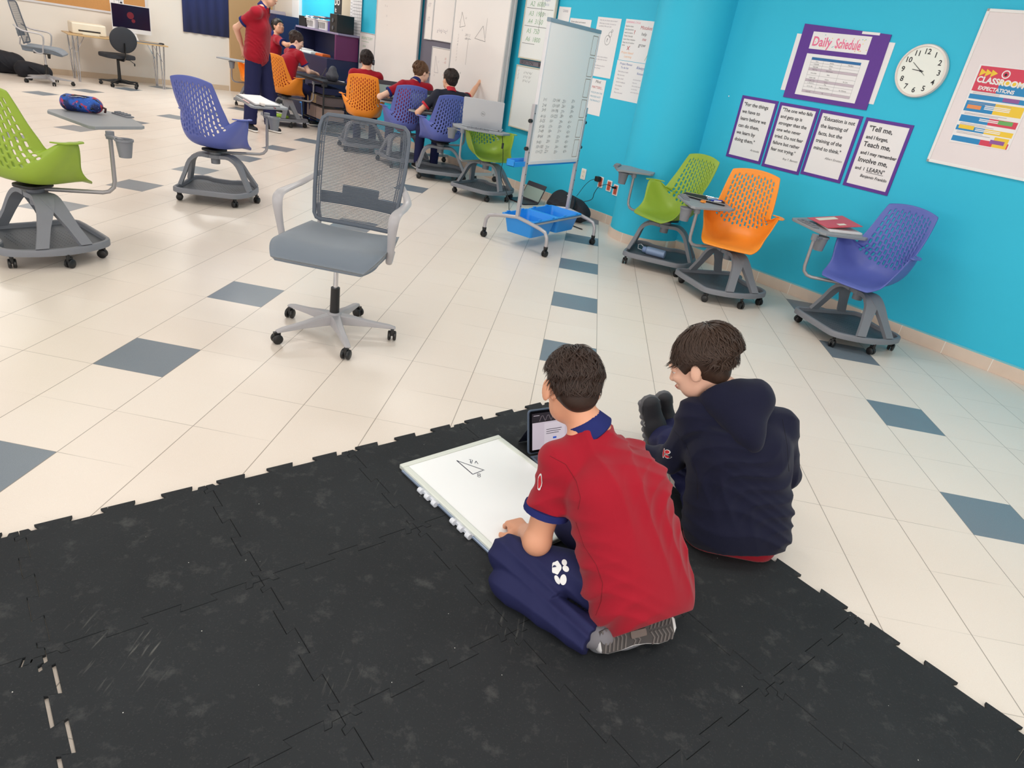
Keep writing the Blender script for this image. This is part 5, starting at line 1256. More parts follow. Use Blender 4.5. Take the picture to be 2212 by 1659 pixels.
# hood lying on the shoulders, hoodie hem and the polo tail below it
hoodm = MATS['navy hoodie fleece']
f = Field((.50,-3.85,.36), (1.02,-3.35,.74), .005); n2 = J2['neck']
f.cap(n2+V3((-.045,-.02,.010)), n2+V3((.07,-.045,.030)), .062, .066, k=.05); f.cap(n2+V3((.075,-.05,.025)), n2+V3((.070,-.125,-.055)), .058, .044, k=.05); f.cap(n2+V3((.02,-.07,.0)), n2+V3((.085,-.155,-.095)), .060, .032, k=.05)
f.cap(n2+V3((-.05,-.04,-.01)), n2+V3((.05,-.13,-.06)), .050, .045, k=.05); f.cap(n2+V3((-.10,.035,-.045)), n2+V3((-.04,-.03,.02)), .030, .040, k=.04)
f.wrinkle(.004, [(.3,.5,.8,60,1),(.7,-.4,.5,45,.8)], seed=5)
hd, Rh = head_frame(J2['head'], (-.88,.30,-.36), (-.34,.10,.93)); f.ell(hd+Rh @ V3((-.01,0,-.02)), (.106,.082,.115), Rh, .008, 'sub'); f.cap(n2+V3((-.03,.01,.02)), n2+V3((-.07,.03,.13)), .050, k=.01, op='sub')
field_obj('hood', f, hoodm, sh2)
f = Field((.60,-3.95,.01), (1.12,-3.45,.16), .006); p2 = J2['pelvis']
for q_ in (-.09,0,.09): f.cap(p2+V3((q_,-.01,-.085)), p2+V3((q_*1.0,.05,-.06)), .085, k=.05)
f.plane((0,0,.014), (0,0,-1)); f.plane((0,0,.06), (0,0,1)); field_obj('polo_tail', f, M('crimson polo cotton', (0,0,0)), b2)
# hip pocket-level hem band of the hoodie is part of the hoodie mesh; seams of the polo
def shoe_on(par, heel, toe, up, s=1.0, tread=True, body=(120,122,128), side='L'):
    """trainer: heel and toe are sole centre points, up points out of the sole into the shoe"""
    heel, toe, up = Vector(heel), Vector(toe), Vector(up); d = (toe-heel); L = d.length; d.normalize(); up = (up-d*up.dot(d)).normalized(); w = d.cross(up)
    X = lambda x, y, z=0: heel+d*(x*L)+w*(y*s)+up*(z*s)
    out = []; half = [(0,.020),(.02,.028),(.10,.034),(.25,.034),(.42,.030),(.58,.034),(.74,.043),(.86,.041),(.95,.030),(1.0,.012)]
    poly = [(x, y) for x, y in half]+[(x, -y*.92) for x, y in reversed(half)]
    f = Field(np.minimum(np.array(heel), np.array(toe))-.13, np.maximum(np.array(heel), np.array(toe))+.13, .0045)
    f.cap(X(.10,0,.045), X(.45,0,.050), .034*s, .034*s, k=.02); f.cap(X(.4,0,.040), X(.88,0,.030), .036*s, .028*s, k=.03, sq=(tuple(w),1.15)); f.cap(X(.12,0,.05), X(.15,0,.085), .034*s, .034*s, k=.02)
    f.plane(X(0,0,.018), -up)
    u = field_obj('shoe', f, M('trainer mesh %d' % body[0], body, .7, bump=.3, bscale=500), par)
    mb = MB(); n = len(poly); rings = []
    for z, k in ((0,.94),(.004,1.0),(.020,1.03),(.027,.97)):
        rings += [X(.5+(x-.5)*(1+(k-1)*.5), y*k, z) for x, y in poly]
    fs = [(i*n+j, i*n+(j+1) % n, (i+1)*n+(j+1) % n, (i+1)*n+j) for i in range(3) for j in range(n)]+[tuple(range(n))[::-1], tuple(3*n+j for j in range(n))]
    mb.add(rings, fs); so = OBJ('sole', mb, M('light shoe midsole', (214,212,212), .5) if tread else M('dark grey midsole',(92,92,96),.6), u, smooth='auto')
    return X, u, so
# boy 1: shoe lying sole outwards under the seat
rubs = M('outsole rubber', (62,58,58), .6)
X1, u1, so1 = shoe_on(b1, (.336,-4.420,.078), (.566,-4.300,.098), (-.12,.80,-.55), 1.15)
mb = MB(); pads = MB()
Y = lambda x, y, z: X1(x, y, z)
regions = [(.04,.34,-.026,.028), (.40,.52,-.024,-.004), (.40,.52,.006,.026), (.64,.94,.004,.034), (.64,.94,-.034,-.002)]
for x0, x1, y0, y1 in regions:
    nx = int((x1-x0)/.044)
    for i in range(nx):
        xa = x0+(x1-x0)*i/nx; ym = (y0+y1)/2; k = .034
        for ya, yb, sg in ((y0,ym,1),(ym,y1,-1)):
            a0 = (xa+(k if sg < 0 else 0), ya); a1 = (xa+(0 if sg < 0 else k), yb); tw = .020
            P = [X1(a0[0],a0[1],-.004), X1(a0[0]+tw,a0[1],-.004), X1(a1[0]+tw,a1[1],-.004), X1(a1[0],a1[1],-.004)]; Q = [X1(a0[0],a0[1],.003), X1(a0[0]+tw,a0[1],.003), X1(a1[0]+tw,a1[1],.003), X1(a1[0],a1[1],.003)]
            mb.add(P+Q, [(0,1,2,3),(0,4,5,1),(1,5,6,2),(2,6,7,3),(3,7,4,0)])
mb2 = MB(); half = [(.02,.027),(.10,.032),(.25,.031),(.42,.026),(.58,.031),(.74,.040),(.86,.038),(.95,.026)]
poly = half+[(x,-y*.92) for x, y in reversed(half)]; mb2.prism(poly, -.0015, .004, X=lambda x, y, z: X1(x, y, z)); ou = OBJ('outsole', mb2, rubs, so1)
OBJ('tread', mb, M('tread rubber', (98,92,90), .6), ou)
mb = MB(); P = rrect(.20,.018,.008,3,.49,.001); mb.prism(P, -.006, .003, X=lambda x, y, z: X1(x, y, z)); P = rrect(.15,.007,.003,3,.49,.001); OBJ('shank', mb, M('shank plate',(112,98,92),.5), ou)
f = Field((.24,-4.50,.012), (.46,-4.28,.16), .005); f.cap((.30,-4.375,.065), (.345,-4.375,.068), .042, .044, k=.02); field_obj('sock', f, M('grey sock',(120,118,124),.9), b1)
X1b, u1b, so1b = shoe_on(b1, (.42,-4.13,.05), (.53,-4.26,.05), (-.3,.3,.6), .9)
# boy 2: trainers with toes up
X2, u2, so2 = shoe_on(b2, (.590,-3.085,.040), (.505,-3.110,.275), (.33,-.78,.05), 1.2, tread=False, body=(44,44,50))
mb = MB()
for k in range(7):
    x = .04+k*.14
    for sg in (-1,1):
        c = X2(x, .026*sg, .006); mb.ell(c, (.017,.017,.017), None, 12, 8)
OBJ('sole_pods', mb, M('grey sole pods',(112,112,116),.6), so2, smooth=True)
mb = MB(); XX = lambda x, y, d=0: X2(x, -.0385-d, .030+y)
text_into(mb, lambda x, y, d=0: X2(.52+x/.25, -.040-d, .035+y), 'DC', 0, 0, .022, d=.002)
OBJ('shoe_mark', mb, M('white print',(235,235,235),.6), u2)
X2b, u2b, so2b = shoe_on(b2, (.64,-2.985,.040), (.58,-3.02,.27), (.30,-.80,.05), 1.1, tread=False, body=(44,44,50))
# paw badges and sleeve emblem
def on_surface(o, origin, direction):
    dg = bpy.context.evaluated_depsgraph_get(); r_ = o.evaluated_get(dg); off = Vector(tuple(o.parent['_w'])) if o.parent and o.parent.get('_w') is not None else Vector((0,0,0))
    p = o.parent
    while p is not None:
        if p.get('_w') is not None: off = Vector(tuple(p['_w']))
        p = p.parent
    ok, loc, nor, i = r_.ray_cast(Vector(origin)-off, Vector(direction)); return (loc+off, nor) if ok else (None, None)
def pixdir(u, v): return (_r*((u-1106)/1466.67)-_u*((v-829.5)/1466.67)+_f).normalized()
def badge(o, centre_px, shapes, mats, name, lift=.0018, scale=1.0):
    """small print laid on the cloth: shapes are (material, polygon in local mm-like units) around a surface point"""
    bpy.context.view_layer.update()
    c, n = on_surface(o, CAM, pixdir(*centre_px))
    if c is None: print('badge miss', name); return
    ex = _r-n*_r.dot(n); ex.normalize(); ey = n.cross(ex); mb = MB()
    for mi, poly in shapes:
        vs = []; 
        for x, y in poly:
            p = c+ex*(x*scale)+ey*(y*scale)+n*.03; q_, nn = on_surface(o, p+n*.02, -n); vs.append((q_ if q_ is not None else c+ex*x*scale+ey*y*scale)+n*(lift+.0008*mi))
        m_ = sum(vs, Vector())/len(vs); mb.add([m_]+vs, [(0, i+1, (i+1) % len(vs)+1) for i in range(len(vs))], mi)
    OBJ(name, mb, mats, o)
def ellp(cx, cy, rx, ry, rot=0, n=16): return [(cx+rx*cos(2*pi*k/n)*cos(rot)-ry*sin(2*pi*k/n)*sin(rot), cy+rx*cos(2*pi*k/n)*sin(rot)+ry*sin(2*pi*k/n)*cos(rot)) for k in range(n)]
wp = M('white print',(235,235,235),.6); np_ = M('navy print',(34,37,78),.7); rp = M('red print',(200,30,44),.7)
tro = [c for c in b1.children if c.name.startswith('trousers')][0]
badge(tro, (1206,1233), [(0, [(.016*cos(a)*(1+.13*cos(3*a))-.006, .021*sin(a)*(1+.1*cos(5*a))+.010) for a in [2*pi*k/24 for k in range(24)]]), (0, ellp(.020,.026,.008,.011,.5)), (0, ellp(.026,.006,.009,.012,.9)), (0, ellp(-.004,-.028,.008,.015,.4)), (0, ellp(.016,-.028,.011,.017,-.2)), (1, [(-.012+.007*cos(a), .010+.008*sin(a)) for a in [.3+k*.35 for k in range(9)]])], [wp, np_], 'paw_badge', scale=.92)
badge(sh1, (1167,1040), [(0, ellp(0,0,.010,.026)), (2, ellp(.001,0,.007,.021)), (0, ellp(.002,-.020,.006,.006)), (1, ellp(0,-.002,.004,.012))], [wp, M('black print',(20,20,22),.7), rp], 'sleeve_emblem')
badge(sh2, (1438,980), [(0, ellp(.008,.010,.015,.009,.3)), (1, ellp(.008,.010,.012,.0065,.3)), (0, ellp(.008,-.008,.013,.008,.1)), (1, ellp(.008,-.008,.010,.0055,.1)), (0, ellp(-.012,-.002,.007,.02)), (1, ellp(-.012,-.002,.005,.016))], [wp, rp], 'paw_badge')

def seam(o, px, name='seam', col=(120,14,28), r=.0009):
    bpy.context.view_layer.update(); P = []
    for a, b in zip(px[:-1], px[1:]):
        for k in range(6):
            u = a[0]+(b[0]-a[0])*k/6; v = a[1]+(b[1]-a[1])*k/6; p, n = on_surface(o, CAM, pixdir(u, v))
            if p is not None: P.append(p+n*.0003)
    if len(P) > 2: OBJ(name, MB().tube(P, r, 5), M('seam %d' % col[0], col, .9), o)
seam(sh1, [(1244,1128),(1262,1180),(1288,1220),(1302,1260),(1298,1300),(1285,1335)])
seam(sh1, [(1188,985),(1222,1003),(1245,1040),(1254,1075),(1248,1105)])
seam(sh1, [(1240,1170),(1236,1240),(1240,1305)])
seam(sh2, [(1452,925),(1482,960),(1505,1020),(1508,1090)], col=(14,15,28))
seam(sh2, [(1690,905),(1700,960),(1705,1030)], col=(14,15,28))
# ------------------------------------------------------------ things in use on the mat
O3 = Vector((-.455,-3.659,.0125)); E1 = Vector((.68,.733,0)).normalized(); E2 = Vector((.7,-.715,0)); E2 = (E2-E1*E2.dot(E1)).normalized()
t = thing('floor_whiteboard', 'white dry erase board lying on the mat with a triangle drawn on it', 'whiteboard', O3+E1*.25+E2*.3, world=True)
Xw = lambda x, y, d=0: O3+E1*x+E2*y+VZ*d
OBJ('board_face', MB().prism([(.012,.012),(.012,.648),(.498,.648),(.498,.012)][::-1], .002, .016, X=Xw), M('bright whiteboard', (252,254,255), .18, coat=.3), t)
mb = MB(); fw = .026
for q in ((0,0,.51,fw),(0,.66-fw,.51,.66),(0,fw,fw,.66-fw),(.51-fw,fw,.51,.66-fw)): mb.obox(Xw(q[0],q[1],0), E1*(q[2]-q[0]), E2*(q[3]-q[1]), VZ*.0195)
OBJ('board_frame', mb, M('pale aluminium', (222,226,218), .35, metal=.15), t, bevel=.004)
mb = MB(); mb.obox(Xw(-.008,.03,.004), E1*.008, E2*.62, VZ*.006); OBJ('edge_rail', mb, M('steel blue edge',(150,165,190),.3,metal=.5), t)
cl = M('white hinge plastic', (226,230,238), .4)
for k, y0 in enumerate((.178,.388)):
    mb = MB()
    for dy in (0,.045,.09): mb.cyl(Xw(-.016,y0+dy-.010,.010), Xw(-.016,y0+dy+.010,.010), .011, n=14)
    mb.obox(Xw(-.012,y0-.01,.002), E1*.014, E2*.11, VZ*.010); OBJ('hinge_clip', mb, cl, t, smooth='auto')
mb = MB(); st = lambda pts, w=.0032: stroke(mb, Xw, pts, w, .0166)
st([(.222,.081),(.281,.190)]); st([(.222,.081),(.221,.191)], .004); st([(.221,.191),(.275,.188)])
st([(.275,.105),(.262,.122)]); st([(.262,.128),(.283,.108)],.0025); st([(.277,.132),(.292,.120),(.286,.142)],.0025)
for c in ((.243,.203),(.236,.213)): st([(c[0]+.006*cos(a),c[1]+.006*sin(a)) for a in [k*pi/4 for k in range(9)]], .002)
st([(.272,.098),(.281,.103)],.0025)
OBJ('marker_drawing', mb, M('dark navy marker',(28,26,60),.5), t)
o = OBJ('eraser_cloth', MB().prism(rrect(.075,.055,.01,3,.30,.505), .0166, .024, X=Xw), M('white tissue',(240,242,248),.9), None, bevel=.003); tag(o, 'folded white tissue under the hand of the boy in the crimson polo', 'tissue')
# tablet computer with keyboard folio
K0 = Vector((.04,-3.385,.014)); K1 = Vector((.205,.150,0)).normalized(); Kn = VZ.cross(K1)      # Kn points away from the boy
t = thing('tablet', 'tablet computer in a blue grey keyboard folio on the mat', 'tablet', K0+K1*.12, world=True)
tup = (VZ*.95+Kn*.30).normalized(); Xt = frame(K0+VZ*.008, K1, tup)
cs = M('blue grey folio', (88,102,122), .55, bump=.1); OBJ('folio_back', MB().prism(rrect(.262,.195,.014,4,.128,.095), -.010, -.002, X=Xt), cs, t, bevel=.002)
OBJ('tablet_body', MB().prism(rrect(.250,.182,.010,4,.128,.096), -.002, .004, X=Xt), M('tablet glass', (12,12,16), .12), t)
scm = lambda n, c: M(n, c, .4, emit=.55)
mb = MB(); quad(mb, Xt, .012, .137, .244, .176, .0046, 0); quad(mb, Xt, .014, .016, .242, .135, .0046, 1); quad(mb, Xt, .075, .022, .182, .128, .0049, 2)
for k, (x0, x1) in enumerate(((.085,.165),(.085,.160),(.085,.150))): quad(mb, Xt, x0, .098-k*.009, x1, .1005-k*.009, .0052, 3)
quad(mb, Xt, .120, .055, .138, .063, .0052, 4); quad(mb, Xt, .095, .040, .16, .0415, .0052, 5); quad(mb, Xt, .02, .165, .05, .167, .0052, 2)
for k in range(4): stroke(mb, Xt, [(.05+k*.03,.140),(.06+k*.03,.162),(.068+k*.03,.163),(.078+k*.03,.141)], .0028, .0050, 5)
OBJ('screen', mb, [scm('screen dark band',(40,36,44)), scm('screen lilac',(196,186,200)), scm('screen page',(206,198,210)), M('screen text',(50,45,60),.6), scm('screen button',(30,80,190)), M('screen grey',(130,120,130),.6)], t)
OBJ('kickstand', MB().add([K0+K1*.01+tup*.12+Kn*.012, K0+K1*.24+tup*.12+Kn*.012, K0+K1*.24+Kn*.11, K0+K1*.01+Kn*.11], [(0,1,2,3)]), M('navy folio flap',(40,46,66),.6), t)
t.children[-1].modifiers.new('s','SOLIDIFY').thickness = .003
kb = OBJ('keyboard', MB().obox(K0+K1*.0-Kn*.012, K1*.25, -Kn*.17, VZ*.006), cs, t, bevel=.002)
mb = MB()
for r in range(5):
    for c in range(13): mb.obox(K0+K1*(.012+c*.0176)-Kn*(.022+r*.0185)+VZ*.006, K1*.0150, -Kn*.0155, VZ*.0015)
mb2 = OBJ('keys', mb, M('dark grey keys',(62,68,80),.6), kb)
mb2['kind'] = 'stuff'
# ------------------------------------------------------------ things on the tablet arms
def hollow(name, lab, cat, loc): return thing(name, lab, cat, loc, world=True)
def galaxy():
    m = M('printed pouch cloth', (40,60,140), .55); t = NT(m); P, *_ = t.pos(); n1 = t.noise(P, 14, 3); n2 = t.noise(P, 22, 3)
    v = t.n('ShaderNodeVectorMath', operation='ADD'); t.val(P, v.inputs[0]); v.inputs[1].default_value = (3,5,9); n3 = t.noise(v.outputs[0], 17, 2)
    c = t.mix(t.ramp(n1, .42, .58), lin((22,34,92)), lin((30,92,190))); c = t.mix(t.ramp(n3, .53, .58), c, lin((196,52,70))); c = t.mix(t.ramp(n2, .58, .63), c, lin((18,22,40)))
    sp = t.noise(P, 160, 1); c = t.mix(t.ramp(sp, .72, .76), c, lin((200,215,240))); t.val(c, t.b.inputs['Base Color']); return m
pc = Vector((-3.235,-1.475,.772)); px_ = Vector((.62,.78,0)).normalized(); px_ = Vector((.46,.62,0)).normalized(); py_ = VZ.cross(px_)
ez = Vector((.94,.33,0)).normalized(); px_ = ez; py_ = VZ.cross(px_)
t = hollow('pencil_pouch', 'blue and red printed pencil pouch on the tablet of the near green chair', 'pencil pouch', pc)
f = Field(np.array(pc)-.17, np.array(pc)+.17, .004)
for s_ in (-1,1): f.cap(pc+px_*.075*-1+py_*.016*s_+VZ*.045, pc+px_*.075+py_*.016*s_+VZ*.045, .043, .040, k=.03)
f.cap(pc-px_*.08+VZ*.055, pc+px_*.06+VZ*.062, .040, .034, k=.03); f.wrinkle(.003, [(.8,.2,.4,60,1),(.2,.9,.3,50,.7)], 4); f.plane(pc+VZ*.001, (0,0,-1))
pb = field_obj('pouch_body', f, galaxy(), t)
OBJ('zipper', MB().tube([pc+px_*x-py_*(.028-.012*abs(x)/.1)+VZ*z for x, z in ((-.098,.055),(-.08,.080),(-.05,.096),(0,.101),(.05,.096),(.085,.076))], .0035, 6), M('zip tape',(20,22,30),.5), t, smooth=True)
OBJ('zip_teeth', MB().tube([pc+px_*x-py_*.033+VZ*z for x, z in ((-.09,.052),(-.075,.076),(-.048,.090),(0,.096),(.04,.092))], .0022, 5), chrome, t, smooth=True)
OBJ('zip_puller', MB().tube([pc-px_*.088-py_*.036+VZ*.06, pc-px_*.09-py_*.040+VZ*.035, pc-px_*.092-py_*.038+VZ*.022], .0035, 6), chrome, t, smooth=True)
OBJ('end_tab', MB().tube([pc+px_*.11+VZ*.045, pc+px_*.135+VZ*.035, pc+px_*.13+VZ*.012], .013, 8, flat=(1.2,.5)), M('red black tab',(60,20,26),.6), t, smooth=True)
# notebook, folded eraser and pencil on the blue chair
def sheetbox(name, lab, cat, poly, z0, z1, m, par=None, bevel=.001):
    ar = sum(poly[i][0]*poly[(i+1) % len(poly)][1]-poly[(i+1) % len(poly)][0]*poly[i][1] for i in range(len(poly)))
    if ar < 0: poly = poly[::-1]
    o = OBJ(name, MB().prism(poly, z0, z1), m, par, bevel=bevel)
    if lab: tag(o, lab, cat)
    return o
t = thing('notebook', 'open white notebook on the tablet of the blue chair beside the grey office chair', 'notebook', (-3.1,.8,.755), world=True)
sheetbox('cover', None, None, [(-3.43,.985),(-2.985,.44),(-2.84,.66),(-3.27,1.19)], .7555, .7595, M('dark notebook cover',(60,66,76),.5), t)
sheetbox('pages', None, None, [(-3.41,.985),(-2.99,.47),(-2.855,.66),(-3.27,1.165)], .7595, .772, paper, t)
o = OBJ('eraser', MB().box((-2.94,.50,.767), (.07,.035,.022), Matrix.Rotation(radians(-50),3,'Z')), M('eraser white',(240,232,224),.6), None, bevel=.005); tag(o, 'white eraser at the front edge of the open notebook', 'eraser'); o.location.z = .006
o = OBJ('marker_pen', MB().cyl((-3.22,.70,.762), (-3.07,.51,.762), .0062, n=10), M('pink pen',(232,190,190),.4), None, smooth='auto'); tag(o, 'pale pink pen lying along the notebook on the blue chair', 'pen')
o = OBJ('pencil_stub', MB().cyl((-2.83,.50,.762), (-2.80,.46,.762), .006, n=8), M('maroon pen',(120,30,50),.4), None, smooth='auto'); tag(o, 'short maroon pencil beside the white eraser', 'pencil')
# open black pencil case on the orange chair
z = .6975; t = thing('pencil_case', 'open flat black pencil case on the tablet of the orange chair by the wall', 'pencil case', (1.08,.05,z), world=True)
bk2 = M('black case cloth', (24,24,28), .7, bump=.3)
cpx = [(.885,-.02),(.93,.115),(1.10,.10),(1.06,-.14)]; sheetbox('left_flap', None, None, cpx, z+.001, z+.012, bk2, t, .003)
cpx = [(1.06,-.14),(1.10,.10),(1.245,.04),(1.21,-.20)]; sheetbox('right_flap', None, None, cpx, z+.001, z+.014, bk2, t, .003)
OBJ('zip_edge', MB().tube([(.885,-.02,z+.014),(.93,.115,z+.014),(1.10,.102,z+.015),(1.246,.04,z+.016),(1.212,-.20,z+.016),(1.06,-.142,z+.015)], .003, 6, closed=True), chrome, t)
for k, (x0, y0, x1, y1, c) in enumerate(((1.09,-.10,1.20,-.02,(120,180,220)),(1.11,-.14,1.21,-.06,(40,70,190)),(1.09,-.04,1.17,.02,(220,220,225)),(1.13,-.15,1.19,-.13,(230,230,235)))):
    o = OBJ('pen', MB().cyl((x0,y0,z+.021), (x1,y1,z+.021), .006, n=8), M('pen %d' % k, c, .4), None, smooth='auto'); tag(o, ['light blue pen in the open black pencil case','dark blue pen in the open black pencil case','silver pen in the open black pencil case','white pencil stub in the open black pencil case'][k], 'pen', 'pens in the open case')
# red folder with loose pages on the blue chair by the clock
z = .7105; t = thing('folder', 'red exercise folder with a white label on the tablet of the blue wall chair', 'folder', (2.0,-.35,z), world=True)
sheetbox('pages', None, None, [(1.93,-.60),(2.20,-.50),(2.17,-.26),(1.92,-.30)], z+.0005, z+.014, paper, t)
m_ = MB(); V = [(1.85,-.25,z+.020),(1.915,-.565,z+.018),(2.20,-.46,z+.055),(2.15,-.12,z+.062)]; m_.add([Vector(v) for v in V]+[Vector(v)+VZ*.003 for v in V], [(3,2,1,0),(4,5,6,7),(0,1,5,4),(1,2,6,5),(2,3,7,6),(3,0,4,7)])
rc = OBJ('cover', m_, M('red folder card',(226,56,66),.35), t)
def onc(u, v, d): a = Vector(V[0]).lerp(Vector(V[3]), u); b = Vector(V[1]).lerp(Vector(V[2]), u); return a.lerp(b, v)+VZ*(.003+d)
mb = MB(); mb.add([onc(.15,.10,.001), onc(.15,.34,.001), onc(.72,.30,.001), onc(.72,.08,.001)], [(0,1,2,3)]); mb.add([onc(.42,.70,.001), onc(.42,.86,.001), onc(.64,.84,.001), onc(.64,.70,.001)], [(0,1,2,3)]); OBJ('label_sticker', mb, M('cream label',(244,232,214),.6), rc)
# bottle lying on the base tray
bA, bB = Vector((.72,.325,.128)), Vector((.905,.255,.128)); d = (bB-bA).normalized()
t = thing('water_bottle', 'pale blue metal bottle lying on the tray of the green chair by the column', 'bottle', bA, world=True)
bm_ = M('pale blue bottle', (150,172,208), .35, metal=.1)
OBJ('bottle_body', MB().lathe([(0,0),(.028,0),(.034,.006),(.036,.02),(.036,.17),(.030,.176),(0,.176)], bA+d*.03, 28, axis=d), bm_, t, smooth='auto')
OBJ('bottle_cap', MB().lathe([(0,0),(.024,.002),(.027,.008),(.027,.034),(.022,.036)], bA-d*.006, 24, axis=d), M('pale blue cap',(132,154,196),.5), t, smooth='auto')
OBJ('carry_loop', MB().tube([bA+VZ*.02, bA-d*.03+VZ*.04, bA-d*.055+VZ*.030, bA-d*.05-VZ*.005, bA-VZ*.012], .004, 6, flat=(1.6,.6)), M('white loop',(232,232,236),.5), t, smooth=True)
# open silver laptop on the centre green chair
L0 = Vector((-1.335,1.905,.742)); LX = Vector((.98,.05,0)).normalized(); LN = VZ.cross(LX); lup = (VZ*.96-LN*.05).normalized()
L0 = Vector((-1.345,1.93,.742)); t = thing('laptop', 'open silver laptop seen from behind on the tablet of the green chair', 'laptop', L0, world=True)
sl = M('silver laptop', (198,200,206), .35, metal=.5)
OBJ('keyboard_deck', MB().obox(L0+LN*.002, LX*.44, LN*.20, VZ*.014), sl, t, bevel=.003)
lup = (VZ-LN*.18).normalized(); XL_ = frame(L0+VZ*.012, LX, lup)
ld_ = OBJ('screen_lid', MB().prism(rrect(.44,.290,.012,4,.22,.148), -.006, .004, X=XL_), sl, t, bevel=.002)
mb = MB()
stroke(mb, XL_, [(.22+.022*cos(a),.146+.022*sin(a)) for a in [k*pi/12 for k in range(25)]], .0022, .0045); text_into(mb, XL_, 'DELL', .22, .141, .013, 'CENTER', d=.0045, thin=.0006)
OBJ('lid_logo', mb, M('logo grey',(90,92,98),.4,metal=.5), ld_)
t = thing('laptop_charger_cable', 'black charger cable hanging from the silver laptop to the floor', 'cable', L0+LX*.42, world=True)
cp = [L0+LX*.40+VZ*.008, L0+LX*.44+VZ*.0+LN*.01, L0+LX*.47-VZ*.10, L0+LX*.50-VZ*.30, L0+LX*.50-LN*.03-VZ*.45, L0+LX*.58-LN*.10-VZ*.58, L0+LX*.64-LN*.2-VZ*.68, L0+LX*.68-LN*.5-VZ*.735, L0+LX*.80-LN*.8-VZ*.737]
OBJ('cable', MB().tube(bez(cp, 40), .0038, 6), blk, t, smooth=True)
OBJ('adapter', MB().box(L0+LX*.475-VZ*.14, (.022,.022,.06)), blk, t, bevel=.004)
# black bag by the wall
cb = F(-1.22,1.20,0); t = thing('shoulder_bag', 'black cloth bag slumped on the floor under the red sockets', 'bag', cb, world=True)
f = Field(np.array(cb)-.42+V3((0,0,.36)), np.array(cb)+.42, .007); A3, B3 = V3(VA), V3(VB); c = V3(cb)
f.cap(c-A3*.20+V3((0,0,.10)), c+A3*.17+V3((0,0,.10)), .125, .115, k=.05, sq=((0,0,1),.85)); f.cap(c-A3*.22+B3*.04+V3((0,0,.17)), c+A3*.10+B3*.02+V3((0,0,.15)), .09, .08, k=.06); f.wrinkle(.010, [(.7,.4,.6,24,1),(-.5,.8,.4,32,.7)], 8); f.plane((0,0,.004),(0,0,-1))
bgm = M('black bag nylon', (26,27,36), .75, bump=.3, bscale=400); field_obj('bag_body', f, bgm, t)
OBJ('shoulder_strap', MB().tube([cb+VA*.10-VB*.05+VZ*.235, cb+VA*.17-VB*.11+VZ*.20, cb+VA*.19-VB*.15+VZ*.10, cb+VA*.16-VB*.16+VZ*.03], .022, 8, flat=(1.3,.35,tuple(VA))), bgm, t, smooth=True)
OBJ('loose_strap', MB().tube(bez([cb+VA*.14-VB*.15+VZ*.02, cb+VA*.22-VB*.20+VZ*.008, cb+VA*.34-VB*.21+VZ*.007, cb+VA*.44-VB*.20+VZ*.006]), .009, 6, flat=(1.4,.4,(0,0,1))), bgm, t, smooth=True)
OBJ('white_tag', MB().box(cb-VA*.0+VZ*.245-VB*.04, (.05,.03,.004)), paper, t)

# ------------------------------------------------------------ left part of the room
wf = M('desk laminate', (198,164,116), .4, var=.08, vscale=6); dk = M('dark edge', (50,44,42), .5)
t = thing('writing_desk', 'thin topped desk with chrome hairpin legs at the left wall', 'desk', F(-10.28,-1.38,0), world=True)
OBJ('desktop', MB().obox(F(-10.62,-2.12,.70), VA*.66, VB*1.50, VZ*.018), wf, t, bevel=.003)
for k, (a, b) in enumerate(((-10.02,-2.02),(-10.5,-2.02),(-10.02,-.72),(-10.5,-.72))):
    mb = MB(); p = F(a,b,0)
    for o_ in (-.035,.035): mb.cyl(p+VB*o_*.3, p+VB*o_+VZ*.70, .011, n=10)
    mb.cyl(p+VZ*.45, p+VB*.13*(1 if b < -1.5 else -1)+VZ*.70, .006, n=8)
    OBJ('leg', mb, chrome, t, smooth='auto')
t = thing('desktop_computer', 'all in one desktop computer with a dark screen on the desk', 'computer', F(-10.42,-1.07,.72), world=True)
Xc = frame(F(-10.45,0,0), VB, VZ)
OBJ('computer_body', MB().prism(rrect(.61,.44,.012,3,-1.07,1.045), -.02, .0, X=Xc), M('computer silver',(224,222,222),.35), t)
mb = MB(); quad(mb, Xc, -1.365, .895, -.775, 1.255, .0008); s_ = OBJ('screen', mb, M('dark navy screen',(22,18,44),.15), t)
mb = MB(); disc(mb, Xc, -1.08, 1.10, .055, .0014); disc(mb, Xc, -1.04, 1.02, .03, .0014); OBJ('screen_picture', mb, M('dim red picture',(110,16,36),.4), s_)
OBJ('stand_foot', MB().box(F(-10.44,-1.07,.77), (.10,.16,.10), Matrix.Rotation(radians(-45),3,'Z'), taper=.6), M('computer silver',(0,0,0)), t)
o = OBJ('keyboard', MB().obox(F(-10.16,-1.10,.719), VA*.13, VB*.40, VZ*.012), M('grey keyboard',(120,124,130),.5), None, bevel=.003); tag(o, 'grey keyboard on the desk in front of the computer', 'keyboard')
o = OBJ('computer_mouse', MB().ell(F(-10.08,-.70,.735), (.05,.035,.017)), blk, None, smooth=True); tag(o, 'black computer mouse at the right end of the desk', 'mouse')
t = thing('printer', 'cream inkjet printer on the left end of the desk', 'printer', F(-10.42,-1.78,.72), world=True)
pm_ = M('printer cream', (236,226,206), .45); OBJ('printer_body', MB().obox(F(-10.6,-2.02,.719), VA*.40, VB*.50, VZ*.17), pm_, t, bevel=.02)
OBJ('paper_slot', MB().obox(F(-10.198,-1.93,.765), VA*.004, VB*.32, VZ*.022), dk, t); OBJ('paper_tray', MB().obox(F(-10.20,-1.88,.722), VA*.06, VB*.24, VZ*.008), pm_, t)
t = thing('cork_board', 'long cork notice board with a white frame on the left wall', 'notice board', F(-10.78,-3.2,1.08), world=True)
